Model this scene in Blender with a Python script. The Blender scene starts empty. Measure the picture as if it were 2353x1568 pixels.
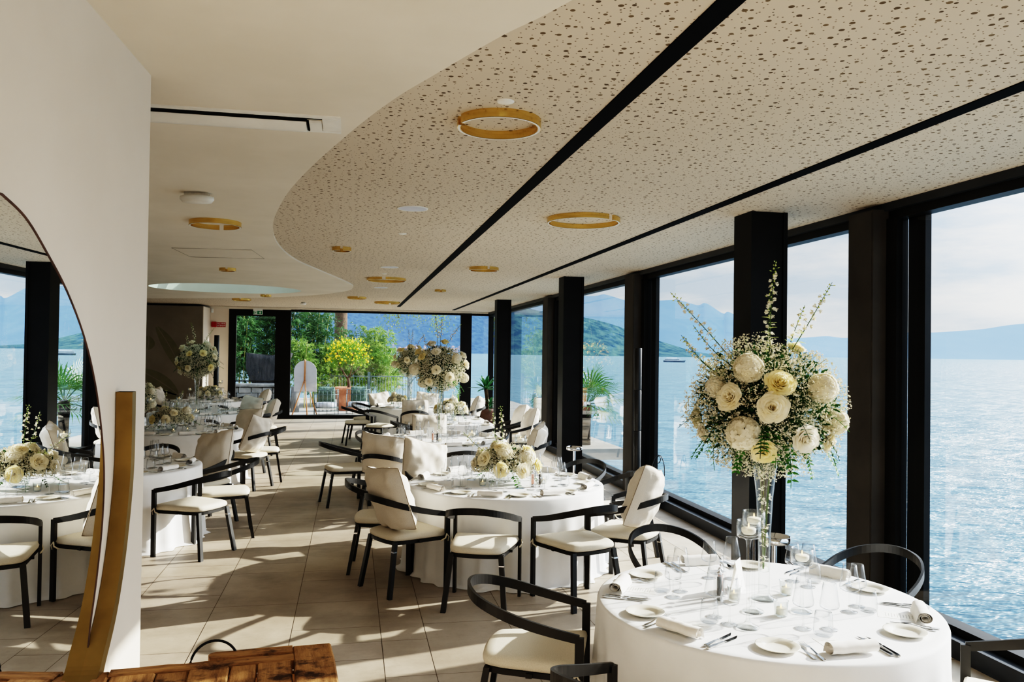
import bpy, math, random
from math import sin, cos, pi, radians as rad, atan2, hypot, degrees, sqrt
from mathutils import Vector, Matrix, Euler, noise
from mathutils.geometry import tessellate_polygon
S = bpy.context.scene
C = S.collection
RND = random.Random(7)

# ------------------------------------------------------------------ materials
def lin(c):
    return tuple((x/12.92 if x <= .04045 else ((x+.055)/1.055)**2.4) for x in c)
def rgb(r, g, b): return lin((r/255, g/255, b/255)) + (1,)
MATS = {}
class NT:
    def __init__(s, name):
        s.m = bpy.data.materials.new(name); s.m.use_nodes = True
        s.t = s.m.node_tree; s.t.nodes.clear(); s.out = s.n('ShaderNodeOutputMaterial')
        MATS[name] = s.m
    def n(s, typ, **kw):
        nd = s.t.nodes.new(typ)
        for k, v in kw.items():
            if k.startswith('i_'):
                key = k[2:]
                key = int(key) if key.isdigit() else key.replace('_', ' ')
                nd.inputs[key].default_value = v
            else: setattr(nd, k, v)
        return nd
    def l(s, a, b): s.t.links.new(a, b)
    def surf(s, o): s.l(o, s.out.inputs['Surface'])
    def math(s, op, a, b=None, c=None):
        nd = s.n('ShaderNodeMath', operation=op)
        for i, v in enumerate((a, b, c)):
            if v is None: continue
            if isinstance(v, (int, float)): nd.inputs[i].default_value = v
            else: s.l(v, nd.inputs[i])
        return nd.outputs[0]
    def ramp(s, fac, stops):
        nd = s.n('ShaderNodeValToRGB'); e = nd.color_ramp.elements
        while len(e) < len(stops): e.new(.5)
        for el, (p, c) in zip(e, stops): el.position = p; el.color = c
        s.l(fac, nd.inputs[0]); return nd.outputs[0]
    def noise(s, vec, scale, detail=4, rough=.55):
        nd = s.n('ShaderNodeTexNoise'); nd.inputs['Scale'].default_value = scale
        nd.inputs['Detail'].default_value = detail; nd.inputs['Roughness'].default_value = rough
        if vec is not None: s.l(vec, nd.inputs['Vector'])
        return nd.outputs['Fac']
    def coord(s, kind='Object'): return s.n('ShaderNodeTexCoord').outputs[kind]
    def mapping(s, vec, scale=(1,1,1), rot=(0,0,0)):
        nd = s.n('ShaderNodeMapping'); nd.inputs['Scale'].default_value = scale; nd.inputs['Rotation'].default_value = rot
        s.l(vec, nd.inputs['Vector']); return nd.outputs[0]
    def mix(s, fac, a, b):
        nd = s.n('ShaderNodeMix', data_type='RGBA')
        for k, v in ((0, fac), (6, a), (7, b)):
            if isinstance(v, (int, float, tuple)): nd.inputs[k].default_value = v
            else: s.l(v, nd.inputs[k])
        return nd.outputs[2]
    def mixs(s, fac, a, b):
        nd = s.n('ShaderNodeMixShader')
        if isinstance(fac, (int, float)): nd.inputs[0].default_value = fac
        else: s.l(fac, nd.inputs[0])
        s.l(a, nd.inputs[1]); s.l(b, nd.inputs[2]); return nd.outputs[0]
    def bump(s, h, strength=.3, dist=.01):
        nd = s.n('ShaderNodeBump'); nd.inputs['Strength'].default_value = strength; nd.inputs['Distance'].default_value = dist
        s.l(h, nd.inputs['Height']); return nd.outputs[0]
    def bsdf(s, color=None, rough=.6, metal=0, normal=None, spec=.5, **kw):
        b = s.n('ShaderNodeBsdfPrincipled')
        if color is not None:
            if isinstance(color, tuple): b.inputs['Base Color'].default_value = color
            else: s.l(color, b.inputs['Base Color'])
        if isinstance(rough, (int, float)): b.inputs['Roughness'].default_value = rough
        else: s.l(rough, b.inputs['Roughness'])
        b.inputs['Metallic'].default_value = metal
        b.inputs['Specular IOR Level'].default_value = spec
        if normal is not None: s.l(normal, b.inputs['Normal'])
        for k, v in kw.items(): b.inputs[k.replace('_', ' ')].default_value = v
        return b.outputs[0]

def noisy(name, c1, c2, scale=8, rough=.6, metal=0, bump=0, bscale=None, bdist=.004, detail=4, spec=.5, stretch=None):
    t = NT(name); v = t.coord()
    if stretch: v = t.mapping(v, stretch)
    f = t.noise(v, scale, detail)
    col = t.mix(t.ramp(f, [(.35, (0,0,0,1)), (.65, (1,1,1,1))]), c1, c2)
    nm = t.bump(t.noise(v, bscale or scale*4, 3), bump, bdist) if bump else None
    t.surf(t.bsdf(col, rough, metal, nm, spec)); return t.m

noisy('plaster', rgb(230,221,207), rgb(221,212,197), 1.3, .75, bump=.06, bscale=60)
noisy('wall_paint', rgb(230,219,205), rgb(222,210,195), 1.0, .5, bump=.05, bscale=50)
noisy('taupe_wall', rgb(146,136,122), rgb(134,124,110), 1.5, .8)
noisy('black_steel', rgb(27,26,25), rgb(20,19,18), 3, .5, 0, bump=.03, spec=.25)
noisy('dark_steel', rgb(74,70,65), rgb(62,58,54), 2, .55, 0, spec=.25)
noisy('frame_grey', rgb(44,47,51), rgb(35,38,42), 2, .4, 0, spec=.4)
noisy('chair_black', rgb(30,28,26), rgb(22,21,20), 6, .42, 0, spec=.45)
noisy('seat_fabric', rgb(232,224,208), rgb(218,209,191), 260, .95, bump=.25, bscale=500, bdist=.002, spec=.2)
noisy('pillow_fabric', rgb(230,222,210), rgb(218,209,196), 220, .95, bump=.2, bscale=420, bdist=.002, spec=.2)
noisy('pillow_piping', rgb(150,134,112), rgb(140,124,102), 90, .9)
noisy('table_linen', rgb(243,243,243), rgb(237,237,237), 5, .8, bump=.12, bscale=120, bdist=.002, spec=.25)
noisy('napkin_linen', rgb(246,242,236), rgb(240,235,228), 30, .9, bump=.2, bscale=300, bdist=.001, spec=.2)
noisy('brass', rgb(232,200,130), rgb(214,180,108), 5, .26, 1, stretch=(1,1,12))
noisy('brass_dull', rgb(146,122,76), rgb(126,104,62), 4, .42, .8)
noisy('silver', rgb(214,214,212), rgb(196,196,196), 40, .14, 1)
noisy('chrome', rgb(222,224,226), rgb(208,210,214), 10, .08, 1)
noisy('china', rgb(238,232,218), rgb(232,226,211), 20, .22)
noisy('wax', rgb(248,243,226), rgb(244,238,218), 20, .5)
noisy('paper', rgb(247,245,240), rgb(242,240,234), 12, .85)
noisy('ink', rgb(172,170,166), rgb(160,158,154), 30, .9)
noisy('white_plastic', rgb(238,236,230), rgb(230,228,222), 8, .4)
noisy('pepper_grain', rgb(52,44,38), rgb(16,14,13), 320, .7, detail=1)
noisy('salt_grain', rgb(244,196,176), rgb(226,150,128), 320, .7, detail=1)
noisy('terracotta', rgb(196,132,100), rgb(168,106,78), 7, .8, bump=.2)
noisy('dark_pot', rgb(94,66,52), rgb(70,48,38), 8, .7)
noisy('wire_metal', rgb(92,110,110), rgb(74,90,92), 10, .5, .3)
noisy('green_fabric', rgb(88,110,98), rgb(66,88,78), 30, .9, bump=.2)
noisy('concrete', rgb(160,154,145), rgb(138,132,124), 1.6, .85, bump=.1)
noisy('stone', rgb(132,132,128), rgb(92,94,92), 3.5, .9, bump=.5, bdist=.03)
noisy('driftwood', rgb(58,58,58), rgb(30,32,34), 3, .9, bump=.6, bdist=.04, stretch=(6,6,1))
noisy('grey_log', rgb(120,118,112), rgb(82,82,80), 4, .9, bump=.5, bdist=.02, stretch=(6,6,1))
noisy('easel_wood', rgb(186,130,82), rgb(158,104,62), 9, .6, stretch=(8,8,1))
noisy('board_white', rgb(206,210,220), rgb(196,200,210), 2, .6)
noisy('bark', rgb(96,76,58), rgb(58,44,34), 12, .9, bump=.6, bdist=.02, stretch=(3,3,1))
noisy('palm_bark', rgb(56,44,34), rgb(26,21,17), 30, .95, bump=.8, bdist=.02)
noisy('culm', rgb(190,176,110), rgb(150,150,82), 6, .6)
noisy('red_plastic', rgb(176,20,24), rgb(160,14,18), 5, .4)
noisy('sign_green', rgb(0,140,98), rgb(0,130,90), 5, .4)
noisy('sign_white', rgb(240,246,244), rgb(234,240,238), 5, .4)
noisy('house_wall', rgb(168,164,172), rgb(150,148,160), .01, .9)  # distance haze mixed into the wall colour
noisy('house_roof', rgb(150,122,124), rgb(132,108,114), .02, .9)  # roof colour greyed by the same painted haze
noisy('boat_white', rgb(226,230,234), rgb(200,206,212), .5, .5)
noisy('boat_dark', rgb(92,104,116), rgb(70,82,94), .5, .5)
noisy('soil', rgb(70,52,38), rgb(46,34,26), 20, .95)
noisy('lemon', rgb(250,214,30), rgb(240,194,16), 20, .5)

def leafy(name, c1, c2, trans=.35, rough=.45, scale=9):
    t = NT(name); oi = t.n('ShaderNodeObjectInfo').outputs['Random']
    g = t.noise(t.coord(), scale, 2)
    col = t.mix(t.ramp(g, [(.3, (0,0,0,1)), (.7, (1,1,1,1))]), c1, c2)
    b = t.bsdf(col, rough, 0, None, .3)
    tr = t.n('ShaderNodeBsdfTranslucent'); t.l(col, tr.inputs[0])
    t.surf(t.mixs(trans, b, tr.outputs[0])); return t.m
leafy('rose_white', rgb(253,249,238), rgb(250,243,224), .4, .6, 14)
leafy('rose_cream', rgb(253,248,232), rgb(252,240,206), .4, .6, 14)
leafy('rose_yellow', rgb(253,245,212), rgb(250,234,172), .4, .6, 14)
leafy('hydrangea_petal', rgb(252,247,232), rgb(246,238,214), .4, .6, 20)
leafy('floret', rgb(248,244,230), rgb(228,221,194), .3, .7, 30)
leafy('floret_green', rgb(226,232,168), rgb(190,206,118), .3, .6, 20)
leafy('stem_green', rgb(92,120,58), rgb(66,92,44), .2)
leafy('leaf_dark', rgb(46,84,40), rgb(26,56,28), .3)
leafy('leaf_mid', rgb(84,138,56), rgb(52,100,40), .35)
leafy('bamboo_shaded', rgb(88,122,72), rgb(46,82,50), .35, .5, 1.2)  # hedge's shady part, its shade put into the leaf green
leafy('bamboo_light', rgb(140,164,82), rgb(74,112,56), .45, .5, 1.5)  # sunlight on the front bamboo put into the leaf colour
leafy('tree_leaf', rgb(132,148,74), rgb(88,112,58), .45, .5, 1.5)
leafy('citrus_leaf', rgb(120,158,44), rgb(62,104,34), .4, .5, 6)
leafy('palm_leaf', rgb(96,132,70), rgb(44,84,44), .3, .45, 4)
leafy('agave_leaf', rgb(76,124,78), rgb(40,84,54), .15, .4, 5)

def glass(name, tint, k, edge):
    t = NT(name)
    lw = t.n('ShaderNodeLayerWeight'); lw.inputs['Blend'].default_value = .5; fc = lw.outputs['Facing']
    f = t.math('MINIMUM', t.math('MULTIPLY', t.math('MULTIPLY_ADD', t.math('POWER', fc, 5), .96, .04), k), .9)
    tr = t.n('ShaderNodeBsdfTransparent')
    col = t.mix(t.math('POWER', fc, 2.2), tint, edge); t.l(col, tr.inputs[0])
    gl = t.n('ShaderNodeBsdfGlossy'); gl.inputs['Roughness'].default_value = .015
    t.surf(t.mixs(f, tr.outputs[0], gl.outputs[0])); return t.m
glass('window_glass', (.95,.975,.97,1), 1.5, (.86,.94,.945,1))
glass('crystal', (.985,.987,.988,1), 1.35, (.46,.49,.52,1))
glass('thick_glass', (.985,.99,.99,1), 1.5, (.66,.70,.70,1))
glass('skylight_glass', (.2,.29,.28,1), 1.2, (.2,.3,.3,1))

t = NT('mirror'); t.surf(t.bsdf((.93,.95,.95,1), .0, 1))
t = NT('flame'); e = t.n('ShaderNodeEmission'); e.inputs[0].default_value = (1,.55,.16,1); e.inputs[1].default_value = 5; t.surf(e.outputs[0])
t = NT('void_black'); t.surf(t.bsdf((.004,.004,.004,1), .8, 0, None, .1))

# perforated acoustic board: scattered large and small round holes
t = NT('perforated'); v = t.coord()
base = t.mix(t.noise(v, 1.2, 3), rgb(210,197,180), rgb(200,187,169))
def dots(scale, rmin, rmax, off, keep):
    mp = t.n('ShaderNodeMapping'); mp.inputs['Location'].default_value = (off, off*1.7, 0); t.l(v, mp.inputs['Vector'])
    vo = t.n('ShaderNodeTexVoronoi', voronoi_dimensions='2D', feature='F1'); vo.inputs['Scale'].default_value = scale
    vo.inputs['Randomness'].default_value = .78
    t.l(mp.outputs[0], vo.inputs['Vector'])
    sep = t.n('ShaderNodeSeparateColor'); t.l(vo.outputs['Color'], sep.inputs[0])
    r = t.math('MULTIPLY_ADD', sep.outputs[0], rmax-rmin, rmin)
    inside = t.math('LESS_THAN', vo.outputs['Distance'], t.math('MULTIPLY', r, scale))
    return t.math('MULTIPLY', inside, t.math('LESS_THAN', sep.outputs[1], keep)), sep.outputs[2]
d1, s1 = dots(14.5, .0072, .0112, 0, .7)
d2, s2 = dots(19, .0029, .0042, .37, .9)
d3, s3 = dots(21, .0027, .0040, 1.91, .8)
hole = t.math('MAXIMUM', t.math('MAXIMUM', d1, d2), d3)
hc = t.mix(s1, rgb(120,103,80), rgb(88,74,56))
t.surf(t.bsdf(t.mix(hole, base, hc), .8, 0, None, .2))

# large format travertine-look floor tile (tone per tile comes from a colour attribute)
t = NT('floor_tile'); v = t.coord()
at = t.n('ShaderNodeVertexColor', layer_name='tone').outputs[0]
big = t.noise(v, 1.1, 6, .62)
streak = t.noise(t.mapping(v, (1.5, 2.0, 1)), 1.3, 7, .62)
fine = t.noise(v, 38, 4, .7)
c = t.mix(t.ramp(big, [(.36, (0,0,0,1)), (.64, (1,1,1,1))]), rgb(194,182,166), rgb(168,155,139))
c = t.mix(t.ramp(streak, [(.46, (0,0,0,1)), (.74, (1,1,1,1))]), c, rgb(152,140,125))
c = t.mix(t.math('MULTIPLY', t.ramp(fine, [(.58, (0,0,0,1)), (.72, (1,1,1,1))]), .28), c, rgb(112,96,78))
mul = t.n('ShaderNodeMix', data_type='RGBA', blend_type='MULTIPLY'); mul.inputs[0].default_value = 1
t.l(c, mul.inputs[6]); t.l(at, mul.inputs[7])
t.surf(t.bsdf(mul.outputs[2], t.math('MULTIPLY_ADD', big, .3, .32), 0, t.bump(fine, .12, .003), .4))
noisy('grout', rgb(112,98,80), rgb(100,86,70), 30, .9)

# rustic reclaimed timber
for nm_w, sc_w in (('rustic_wood', (2.2, 16, 8)), ('rustic_wood_cross', (16, 2.2, 8))):
    t = NT(nm_w); v = t.mapping(t.coord(), sc_w)
    g = t.noise(v, 2.2, 8, .68)
    w = t.noise(t.mapping(t.coord(), (5, 7, 5)), 1.5, 5, .7)
    c = t.ramp(g, [(.25, rgb(66,46,28)), (.42, rgb(136,98,62)), (.6, rgb(168,126,82)), (.8, rgb(120,86,54))])
    c = t.mix(t.ramp(w, [(.52, (0,0,0,1)), (.66, (1,1,1,1))]), c, rgb(62,42,27))
    t.surf(t.bsdf(c, .7, 0, t.bump(g, .6, .01), .25))

# lake water
t = NT('lake_water'); v = t.coord()
w1 = t.noise(t.mapping(v, (.34, 1.15, 1), (0,0,rad(24))), 1.0, 5, .6)
w2 = t.noise(t.mapping(v, (.05, .12, 1), (0,0,rad(20))), 1.0, 3, .6)
w3 = t.noise(t.mapping(v, (1.4, 2.6, 1), (0,0,rad(35))), 1.0, 3, .6)
h = t.math('ADD', t.math('MULTIPLY_ADD', w2, 2.2, w1), t.math('MULTIPLY', w3, .10))
col = t.mix(t.noise(t.mapping(v, (.01,.025,1)), 1.0, 3), rgb(80,112,132), rgb(100,130,144))
t.surf(t.bsdf(col, .3, 0, t.bump(h, 1.0, 1.3), .26, IOR=1.33))

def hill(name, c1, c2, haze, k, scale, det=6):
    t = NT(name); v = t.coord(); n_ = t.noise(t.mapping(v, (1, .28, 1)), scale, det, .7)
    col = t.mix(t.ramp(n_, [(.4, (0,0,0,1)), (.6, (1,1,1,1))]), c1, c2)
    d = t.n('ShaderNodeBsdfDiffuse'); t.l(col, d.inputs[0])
    e = t.n('ShaderNodeEmission'); e.inputs[0].default_value = haze; e.inputs[1].default_value = 1.0  # aerial haze painted on as a glow mixed over the slope colour
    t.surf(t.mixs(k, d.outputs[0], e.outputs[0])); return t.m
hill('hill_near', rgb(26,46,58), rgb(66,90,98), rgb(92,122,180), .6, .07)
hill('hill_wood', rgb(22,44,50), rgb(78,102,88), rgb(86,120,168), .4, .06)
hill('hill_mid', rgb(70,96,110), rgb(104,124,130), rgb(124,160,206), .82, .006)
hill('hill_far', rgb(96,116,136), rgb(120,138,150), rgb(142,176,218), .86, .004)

# ------------------------------------------------------------------ mesh building
class MB:
    def __init__(s): s.v = []; s.f = []; s.sm = []
    def add(s, vs, fs, M=None, smooth=False):
        k = len(s.v)
        if M is not None: vs = [M @ Vector(p) for p in vs]
        s.v += [tuple(p) for p in vs]; s.f += [tuple(i+k for i in f) for f in fs]; s.sm += [smooth]*len(fs); return s
    def box(s, x0, x1, y0, y1, z0, z1, M=None, b=0):
        if b <= 0:
            vs = [(x0,y0,z0),(x1,y0,z0),(x1,y1,z0),(x0,y1,z0),(x0,y0,z1),(x1,y0,z1),(x1,y1,z1),(x0,y1,z1)]
            fs = [(3,2,1,0),(4,5,6,7),(0,1,5,4),(1,2,6,5),(2,3,7,6),(3,0,4,7)]
            return s.add(vs, fs, M)
        # chamfered along vertical and horizontal edges
        r = []
        for z, i in ((z0, b), (z0+b, 0), (z1-b, 0), (z1, b)):
            X0, X1, Y0, Y1 = x0+i, x1-i, y0+i, y1-i
            r.append([(X0+b,Y0,z),(X1-b,Y0,z),(X1,Y0+b,z),(X1,Y1-b,z),(X1-b,Y1,z),(X0+b,Y1,z),(X0,Y1-b,z),(X0,Y0+b,z)])
        return s.loft(r, M, True, True, False)
    def loft(s, rings, M=None, cap0=False, cap1=False, smooth=True, closed=True):
        n = len(rings[0]); vs = [p for r in rings for p in r]; fs = []
        for i in range(len(rings)-1):
            for j in range(n if closed else n-1):
                a, b = i*n+j, i*n+(j+1) % n; fs.append((a, b, b+n, a+n))
        s.add(vs, fs, M, smooth)
        k = len(s.v)-len(vs)
        if cap0: s.f.append(tuple(k+j for j in reversed(range(n)))); s.sm.append(False)
        if cap1: s.f.append(tuple(k+(len(rings)-1)*n+j for j in range(n))); s.sm.append(False)
        return s
    def lathe(s, prof, n=24, M=None, cap0=False, cap1=False):
        return s.loft([[(r*cos(2*pi*j/n), r*sin(2*pi*j/n), z) for j in range(n)] for r, z in prof], M, cap0, cap1)
    def tube(s, path, r, n=6, M=None, caps=True, smooth=True, sec=None):
        # sweep a circle (or the given 2D section) along a polyline
        P = [Vector(p) for p in path]; rings = []; up = Vector((0,0,1))
        for i, p in enumerate(P):
            d = (P[min(i+1, len(P)-1)] - P[max(i-1, 0)]).normalized()
            u = up if abs(d.dot(up)) < .97 else Vector((0,1,0))
            x = d.cross(u).normalized(); y = x.cross(d).normalized()
            rr = r[i] if isinstance(r, (list, tuple)) else r
            if sec: rings.append([p + x*a + y*b for a, b in sec])
            else: rings.append([p + (x*cos(2*pi*j/n) + y*sin(2*pi*j/n))*rr for j in range(n)])
        return s.loft(rings, M, caps, caps, smooth and not sec)
    def mesh(s, name, mat, tone=None):
        me = bpy.data.meshes.new(name); me.from_pydata(s.v, [], s.f)
        me.polygons.foreach_set('use_smooth', s.sm)
        me.materials.append(MATS[mat]); me.update(); return me
    def build(s, name, mat, parent=None, **kw): return place(s.mesh(name, mat), parent, name=name, **kw)

def place(me, parent=None, loc=(0,0,0), rot=(0,0,0), scale=None, name=None, label=None):
    o = bpy.data.objects.new(name or me.name, me); C.objects.link(o)
    if parent is not None: o.parent = parent
    o.location = loc; o.rotation_euler = rot
    if scale is not None: o.scale = scale if isinstance(scale, tuple) else (scale,)*3
    if label: o['label'] = label
    return o
def tag(o, label, cat, group=None, kind=None):
    o['label'] = label; o['category'] = cat
    if group: o['group'] = group
    if kind: o['kind'] = kind
    return o
def thing(name, label, cat, loc=(0,0,0), rz=0, group=None, kind=None):
    o = bpy.data.objects.new(name, None); C.objects.link(o); o.empty_display_size = .1
    o.location = loc; o.rotation_euler = (0,0,rz); return tag(o, label, cat, group, kind)
def struct(name, mb, mat, parent=None, label=None, **kw):
    o = mb.build(name, mat, parent, **kw)
    if parent is None:
        o['kind'] = 'structure'
        if label: o['label'] = label
    return o
def sroot(name, label):
    o = bpy.data.objects.new(name, None); C.objects.link(o); o['kind'] = 'structure'; o['label'] = label; return o
class Proto:
    """a kind of thing: list of (part name, mesh, loc, rot, scale, label, [sub-parts])"""
    def __init__(s): s.parts = []
    def add(s, name, me, loc=(0,0,0), rot=(0,0,0), scale=None, label=None, subs=()):
        s.parts.append((name, me, loc, rot, scale, label, subs)); return s
    def inst(s, name, label, cat, loc, rz=0, group=None, scale=None):
        if len(s.parts) == 1 and not s.parts[0][6]:
            o = place(s.parts[0][1], None, loc, (0,0,rz), scale, name); return tag(o, label, cat, group)
        r = thing(name, label, cat, loc, rz, group)
        if scale: r.scale = (scale,)*3
        for nm, me, l, ro, sc, lb, subs in s.parts:
            p = place(me, r, l, ro, sc, nm, lb)
            for sub in subs: place(sub[1], p, sub[2] if len(sub) > 2 else (0,0,0), name=sub[0])
        return r
def catmull(P, k=8):
    out = []; n = len(P)
    for i in range(n-1):
        p0, p1, p2, p3 = P[max(i-1,0)], P[i], P[i+1], P[min(i+2,n-1)]
        for j in range(k):
            u = j/k
            out.append(tuple(.5*((2*b)+(c-a)*u+(2*a-5*b+4*c-d)*u*u+(3*b-a-3*c+d)*u**3) for a,b,c,d in zip(p0,p1,p2,p3)))
    out.append(tuple(P[-1])); return out

# ------------------------------------------------------------------ camera
HC = 1.95
def axes(yaw, pitch, roll):
    f = Vector((sin(yaw)*cos(pitch), cos(yaw)*cos(pitch), sin(pitch)))
    r = Vector((cos(yaw), -sin(yaw), 0)); u = r.cross(f)
    return r*cos(roll)+u*sin(roll), -r*sin(roll)+u*cos(roll), f
ar, au, af = axes(.1968, .0143, .0133)
cam = bpy.data.cameras.new('camera'); co = bpy.data.objects.new('camera', cam); C.objects.link(co)
M = Matrix((ar, au, -af)).transposed().to_4x4(); M.translation = (0, 0, HC); co.matrix_world = M
cam.sensor_width = 36; cam.lens = 1850/2353*36; cam.clip_end = 30000; cam.clip_start = .05
S.camera = co

# ------------------------------------------------------------------ light and sky
SUN_AZ, SUN_EL = rad(14), rad(23.4)
sd = Vector((cos(SUN_EL)*cos(SUN_AZ), cos(SUN_EL)*sin(SUN_AZ), sin(SUN_EL)))
sl = bpy.data.lights.new('sun', 'SUN'); sl.energy = 6.0; sl.color = (1, .945, .855); sl.angle = rad(.7)
so = bpy.data.objects.new('sun', sl); C.objects.link(so); so.rotation_euler = sd.to_track_quat('Z', 'Y').to_euler()
W = bpy.data.worlds.new('sky'); S.world = W; W.use_nodes = True
t = NT.__new__(NT); t.t = W.node_tree; t.t.nodes.clear(); t.out = t.n('ShaderNodeOutputWorld')
v = t.coord('Generated'); sep = t.n('ShaderNodeSeparateXYZ'); t.l(v, sep.inputs[0])
zz = t.math('MAXIMUM', sep.outputs[2], 0)
grad = t.ramp(zz, [(0, rgb(218,226,232)), (.07, rgb(196,212,231)), (.2, rgb(180,202,230)), (.6, rgb(176,198,226)), (1, rgb(150,180,218))])
up = t.n('ShaderNodeMapRange', interpolation_type='SMOOTHSTEP'); t.l(zz, up.inputs[0]); up.inputs[1].default_value = .33; up.inputs[2].default_value = .75; up.inputs[4].default_value = 1.6
cv = t.mapping(v, (1.6, 1.6, 7))
cn = t.noise(cv, 2.1, 7, .58)
cn2 = t.noise(t.mapping(v, (3, 3, 15)), 1.7, 5, .6)
cl = t.math('ADD', t.math('MULTIPLY', cn, .7), t.math('MULTIPLY', cn2, .3))
dotn = t.n('ShaderNodeVectorMath', operation='DOT_PRODUCT'); t.l(v, dotn.inputs[0]); dotn.inputs[1].default_value = sd
glow = t.math('POWER', t.math('MAXIMUM', dotn.outputs['Value'], 0), 14)
clm = t.ramp(t.math('MULTIPLY_ADD', glow, .15, cl), [(.47, (0,0,0,1)), (.61, (1,1,1,1))])
sky = t.mix(clm, grad, rgb(250,250,250))
# brightness: hazy glow towards the sun, plus fill light added behind the viewer
stren = t.math('ADD', t.math('MULTIPLY_ADD', glow, 8.0, .70), t.math('MULTIPLY', t.math('MAXIMUM', t.math('MULTIPLY', sep.outputs[1], -1), 0), .8))
stren = t.math('ADD', stren, up.outputs[0])  # unseen upper sky brightened, added to fill the room
bg = t.n('ShaderNodeBackground'); t.l(sky, bg.inputs[0]); t.l(stren, bg.inputs[1]); t.surf(bg.outputs[0])
S.view_settings.view_transform = 'Filmic'
S.view_settings.look = 'Very High Contrast'
S.view_settings.exposure = .75
cy = S.cycles
cy.max_bounces = 10; cy.diffuse_bounces = 5; cy.glossy_bounces = 4; cy.transmission_bounces = 4; cy.transparent_max_bounces = 40
cy.caustics_reflective = True; cy.blur_glossy = 1.0; cy.caustics_refractive = False; cy.sample_clamp_indirect = 6

# ------------------------------------------------------------------ room shell
ZC, ZP = 3.12, 3.10
XW = 4.05
YF = 23.5
# floor: individual slabs with thin joints, tone per slab
fl = MB(); tones = []
fr = random.Random(3)
x = -7.945
while x < 3.9:
    w = .305 if fr.random() < .22 else .605
    y = -3.05 - fr.choice((0, .305, .61))
    while y < YF:
        L = fr.choice((.305, .61, .61, .915, .915)); y1 = min(y+L, YF); g = .0022
        fl.add([(x+g,y+g,0),(min(x+w,3.95)-g,y+g,0),(min(x+w,3.95)-g,y1-g,0),(x+g,y1-g,0)], [(0,1,2,3)])
        k = fr.uniform(.86, 1.0); tones.append((k, k*fr.uniform(.985,1), k*fr.uniform(.96,1)))
        y += L
    x += w
me = fl.mesh('floor', 'floor_tile')
ca = me.color_attributes.new('tone', 'FLOAT_COLOR', 'CORNER')
flat = []
for p in me.polygons:
    for _ in p.loop_indices: flat += [*tones[p.index], 1]
ca.data.foreach_set('color', flat)
fo = place(me); fo['kind'] = 'structure'; fo['label'] = 'beige stone tile floor in mixed slab sizes'
g_ = MB().box(-8, 4.14, -3.7, YF+.1, -.12, -.003).build('floor_bed', 'grout', fo)

# ceiling: perforated boards over the whole room, smooth plaster field lowered a little, wavy edge
SKX, SKY_, SRX, SRY = -2.36, 16.2, 1.38, 1.2
hole_ = [(SKX+SRX*cos(2*pi*i/64), SKY_+SRY*sin(2*pi*i/64)) for i in range(64)]
def plate(outer, hole, z, name, mat, **kw):
    polys = [[Vector((a,b,0)) for a,b in outer]]
    if hole: polys.append([Vector((a,b,0)) for a,b in hole])
    tris = tessellate_polygon(polys); vs = [(p.x,p.y,z) for poly in polys for p in poly]
    mb = MB(); mb.add(vs, [tuple(t_) for t_ in tris]); return mb
perf = plate([(-8,-3.7),(4.16,-3.7),(4.16,23.62),(-8,23.62)], hole_, ZC, '', '')
ce = struct('ceiling', perf, 'perforated', label='beige perforated acoustic ceiling with round holes')
curve = catmull([(-8.2,20.9),(-6.2,20.5),(-4.616,20.035),(-2.398,18.973),(-.995,17.686),(-.163,16.093),(.012,14.939),(-.072,14.019),(-.441,12.158),
    (-.718,10.697),(-.808,9.217),(-.737,7.79),(-.537,6.426),(-.317,5.403),(-.035,4.358),(.163,3.726),(.323,3.325),(.514,2.871),(.664,2.57),(.93,1.9),(1.06,1.1),(1.08,.1),(1.0,-1.2),(.9,-3.7)], 6)
pl = plate(curve + [(-8.2,-3.7)], hole_, ZP, '', '')
lip = [[(a,b,ZP) for a,b in curve], [(a,b,ZC+.002) for a,b in curve]]
pl.loft(lip, closed=False, smooth=True)
pc = struct('ceiling_plaster', pl, 'plaster', label='smooth cream plaster ceiling with wavy edge')
# round skylight well
sk = sroot('window_9', 'round skylight set in the plaster ceiling')
MB().loft([[(a,b,ZP) for a,b in hole_], [(a,b,ZP+.75) for a,b in hole_]], smooth=True).build('well', 'plaster', sk)
MB().loft([[(a,b,ZP+.7) for a,b in hole_]], cap1=True).build('pane', 'skylight_glass', sk)
MB().box(SKX-.9, SKX+.1, SKY_+.55, SKY_+.75, ZP+.35, ZP+.4).build('blind_rail', 'white_plastic', sk)
# light shafts (black recessed tracks)
for i, (xx, y0, y1) in enumerate(((1.205, -3.7, 21.4), (2.795, -3.7, 22.5))):
    struct('trim_%d' % (i+1), MB().box(xx-.045, xx+.045, y0, y1, ZC-.006, ZC+.002), 'void_black', label='black recessed track line in the ceiling, the %s one' % ('wider-looking inner','window-side')[i])
struct('trim_3', MB().box(-8, 4.14, YF-.35, YF-.335, ZC-.004, ZC+.002), 'void_black', label='thin shadow gap along the far edge of the ceiling')
struct('trim_4', MB().box(-8, 4.14, YF-.05, YF+.1, 3.06, ZC), 'plaster', label='cream head band over the far glazing')

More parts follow.
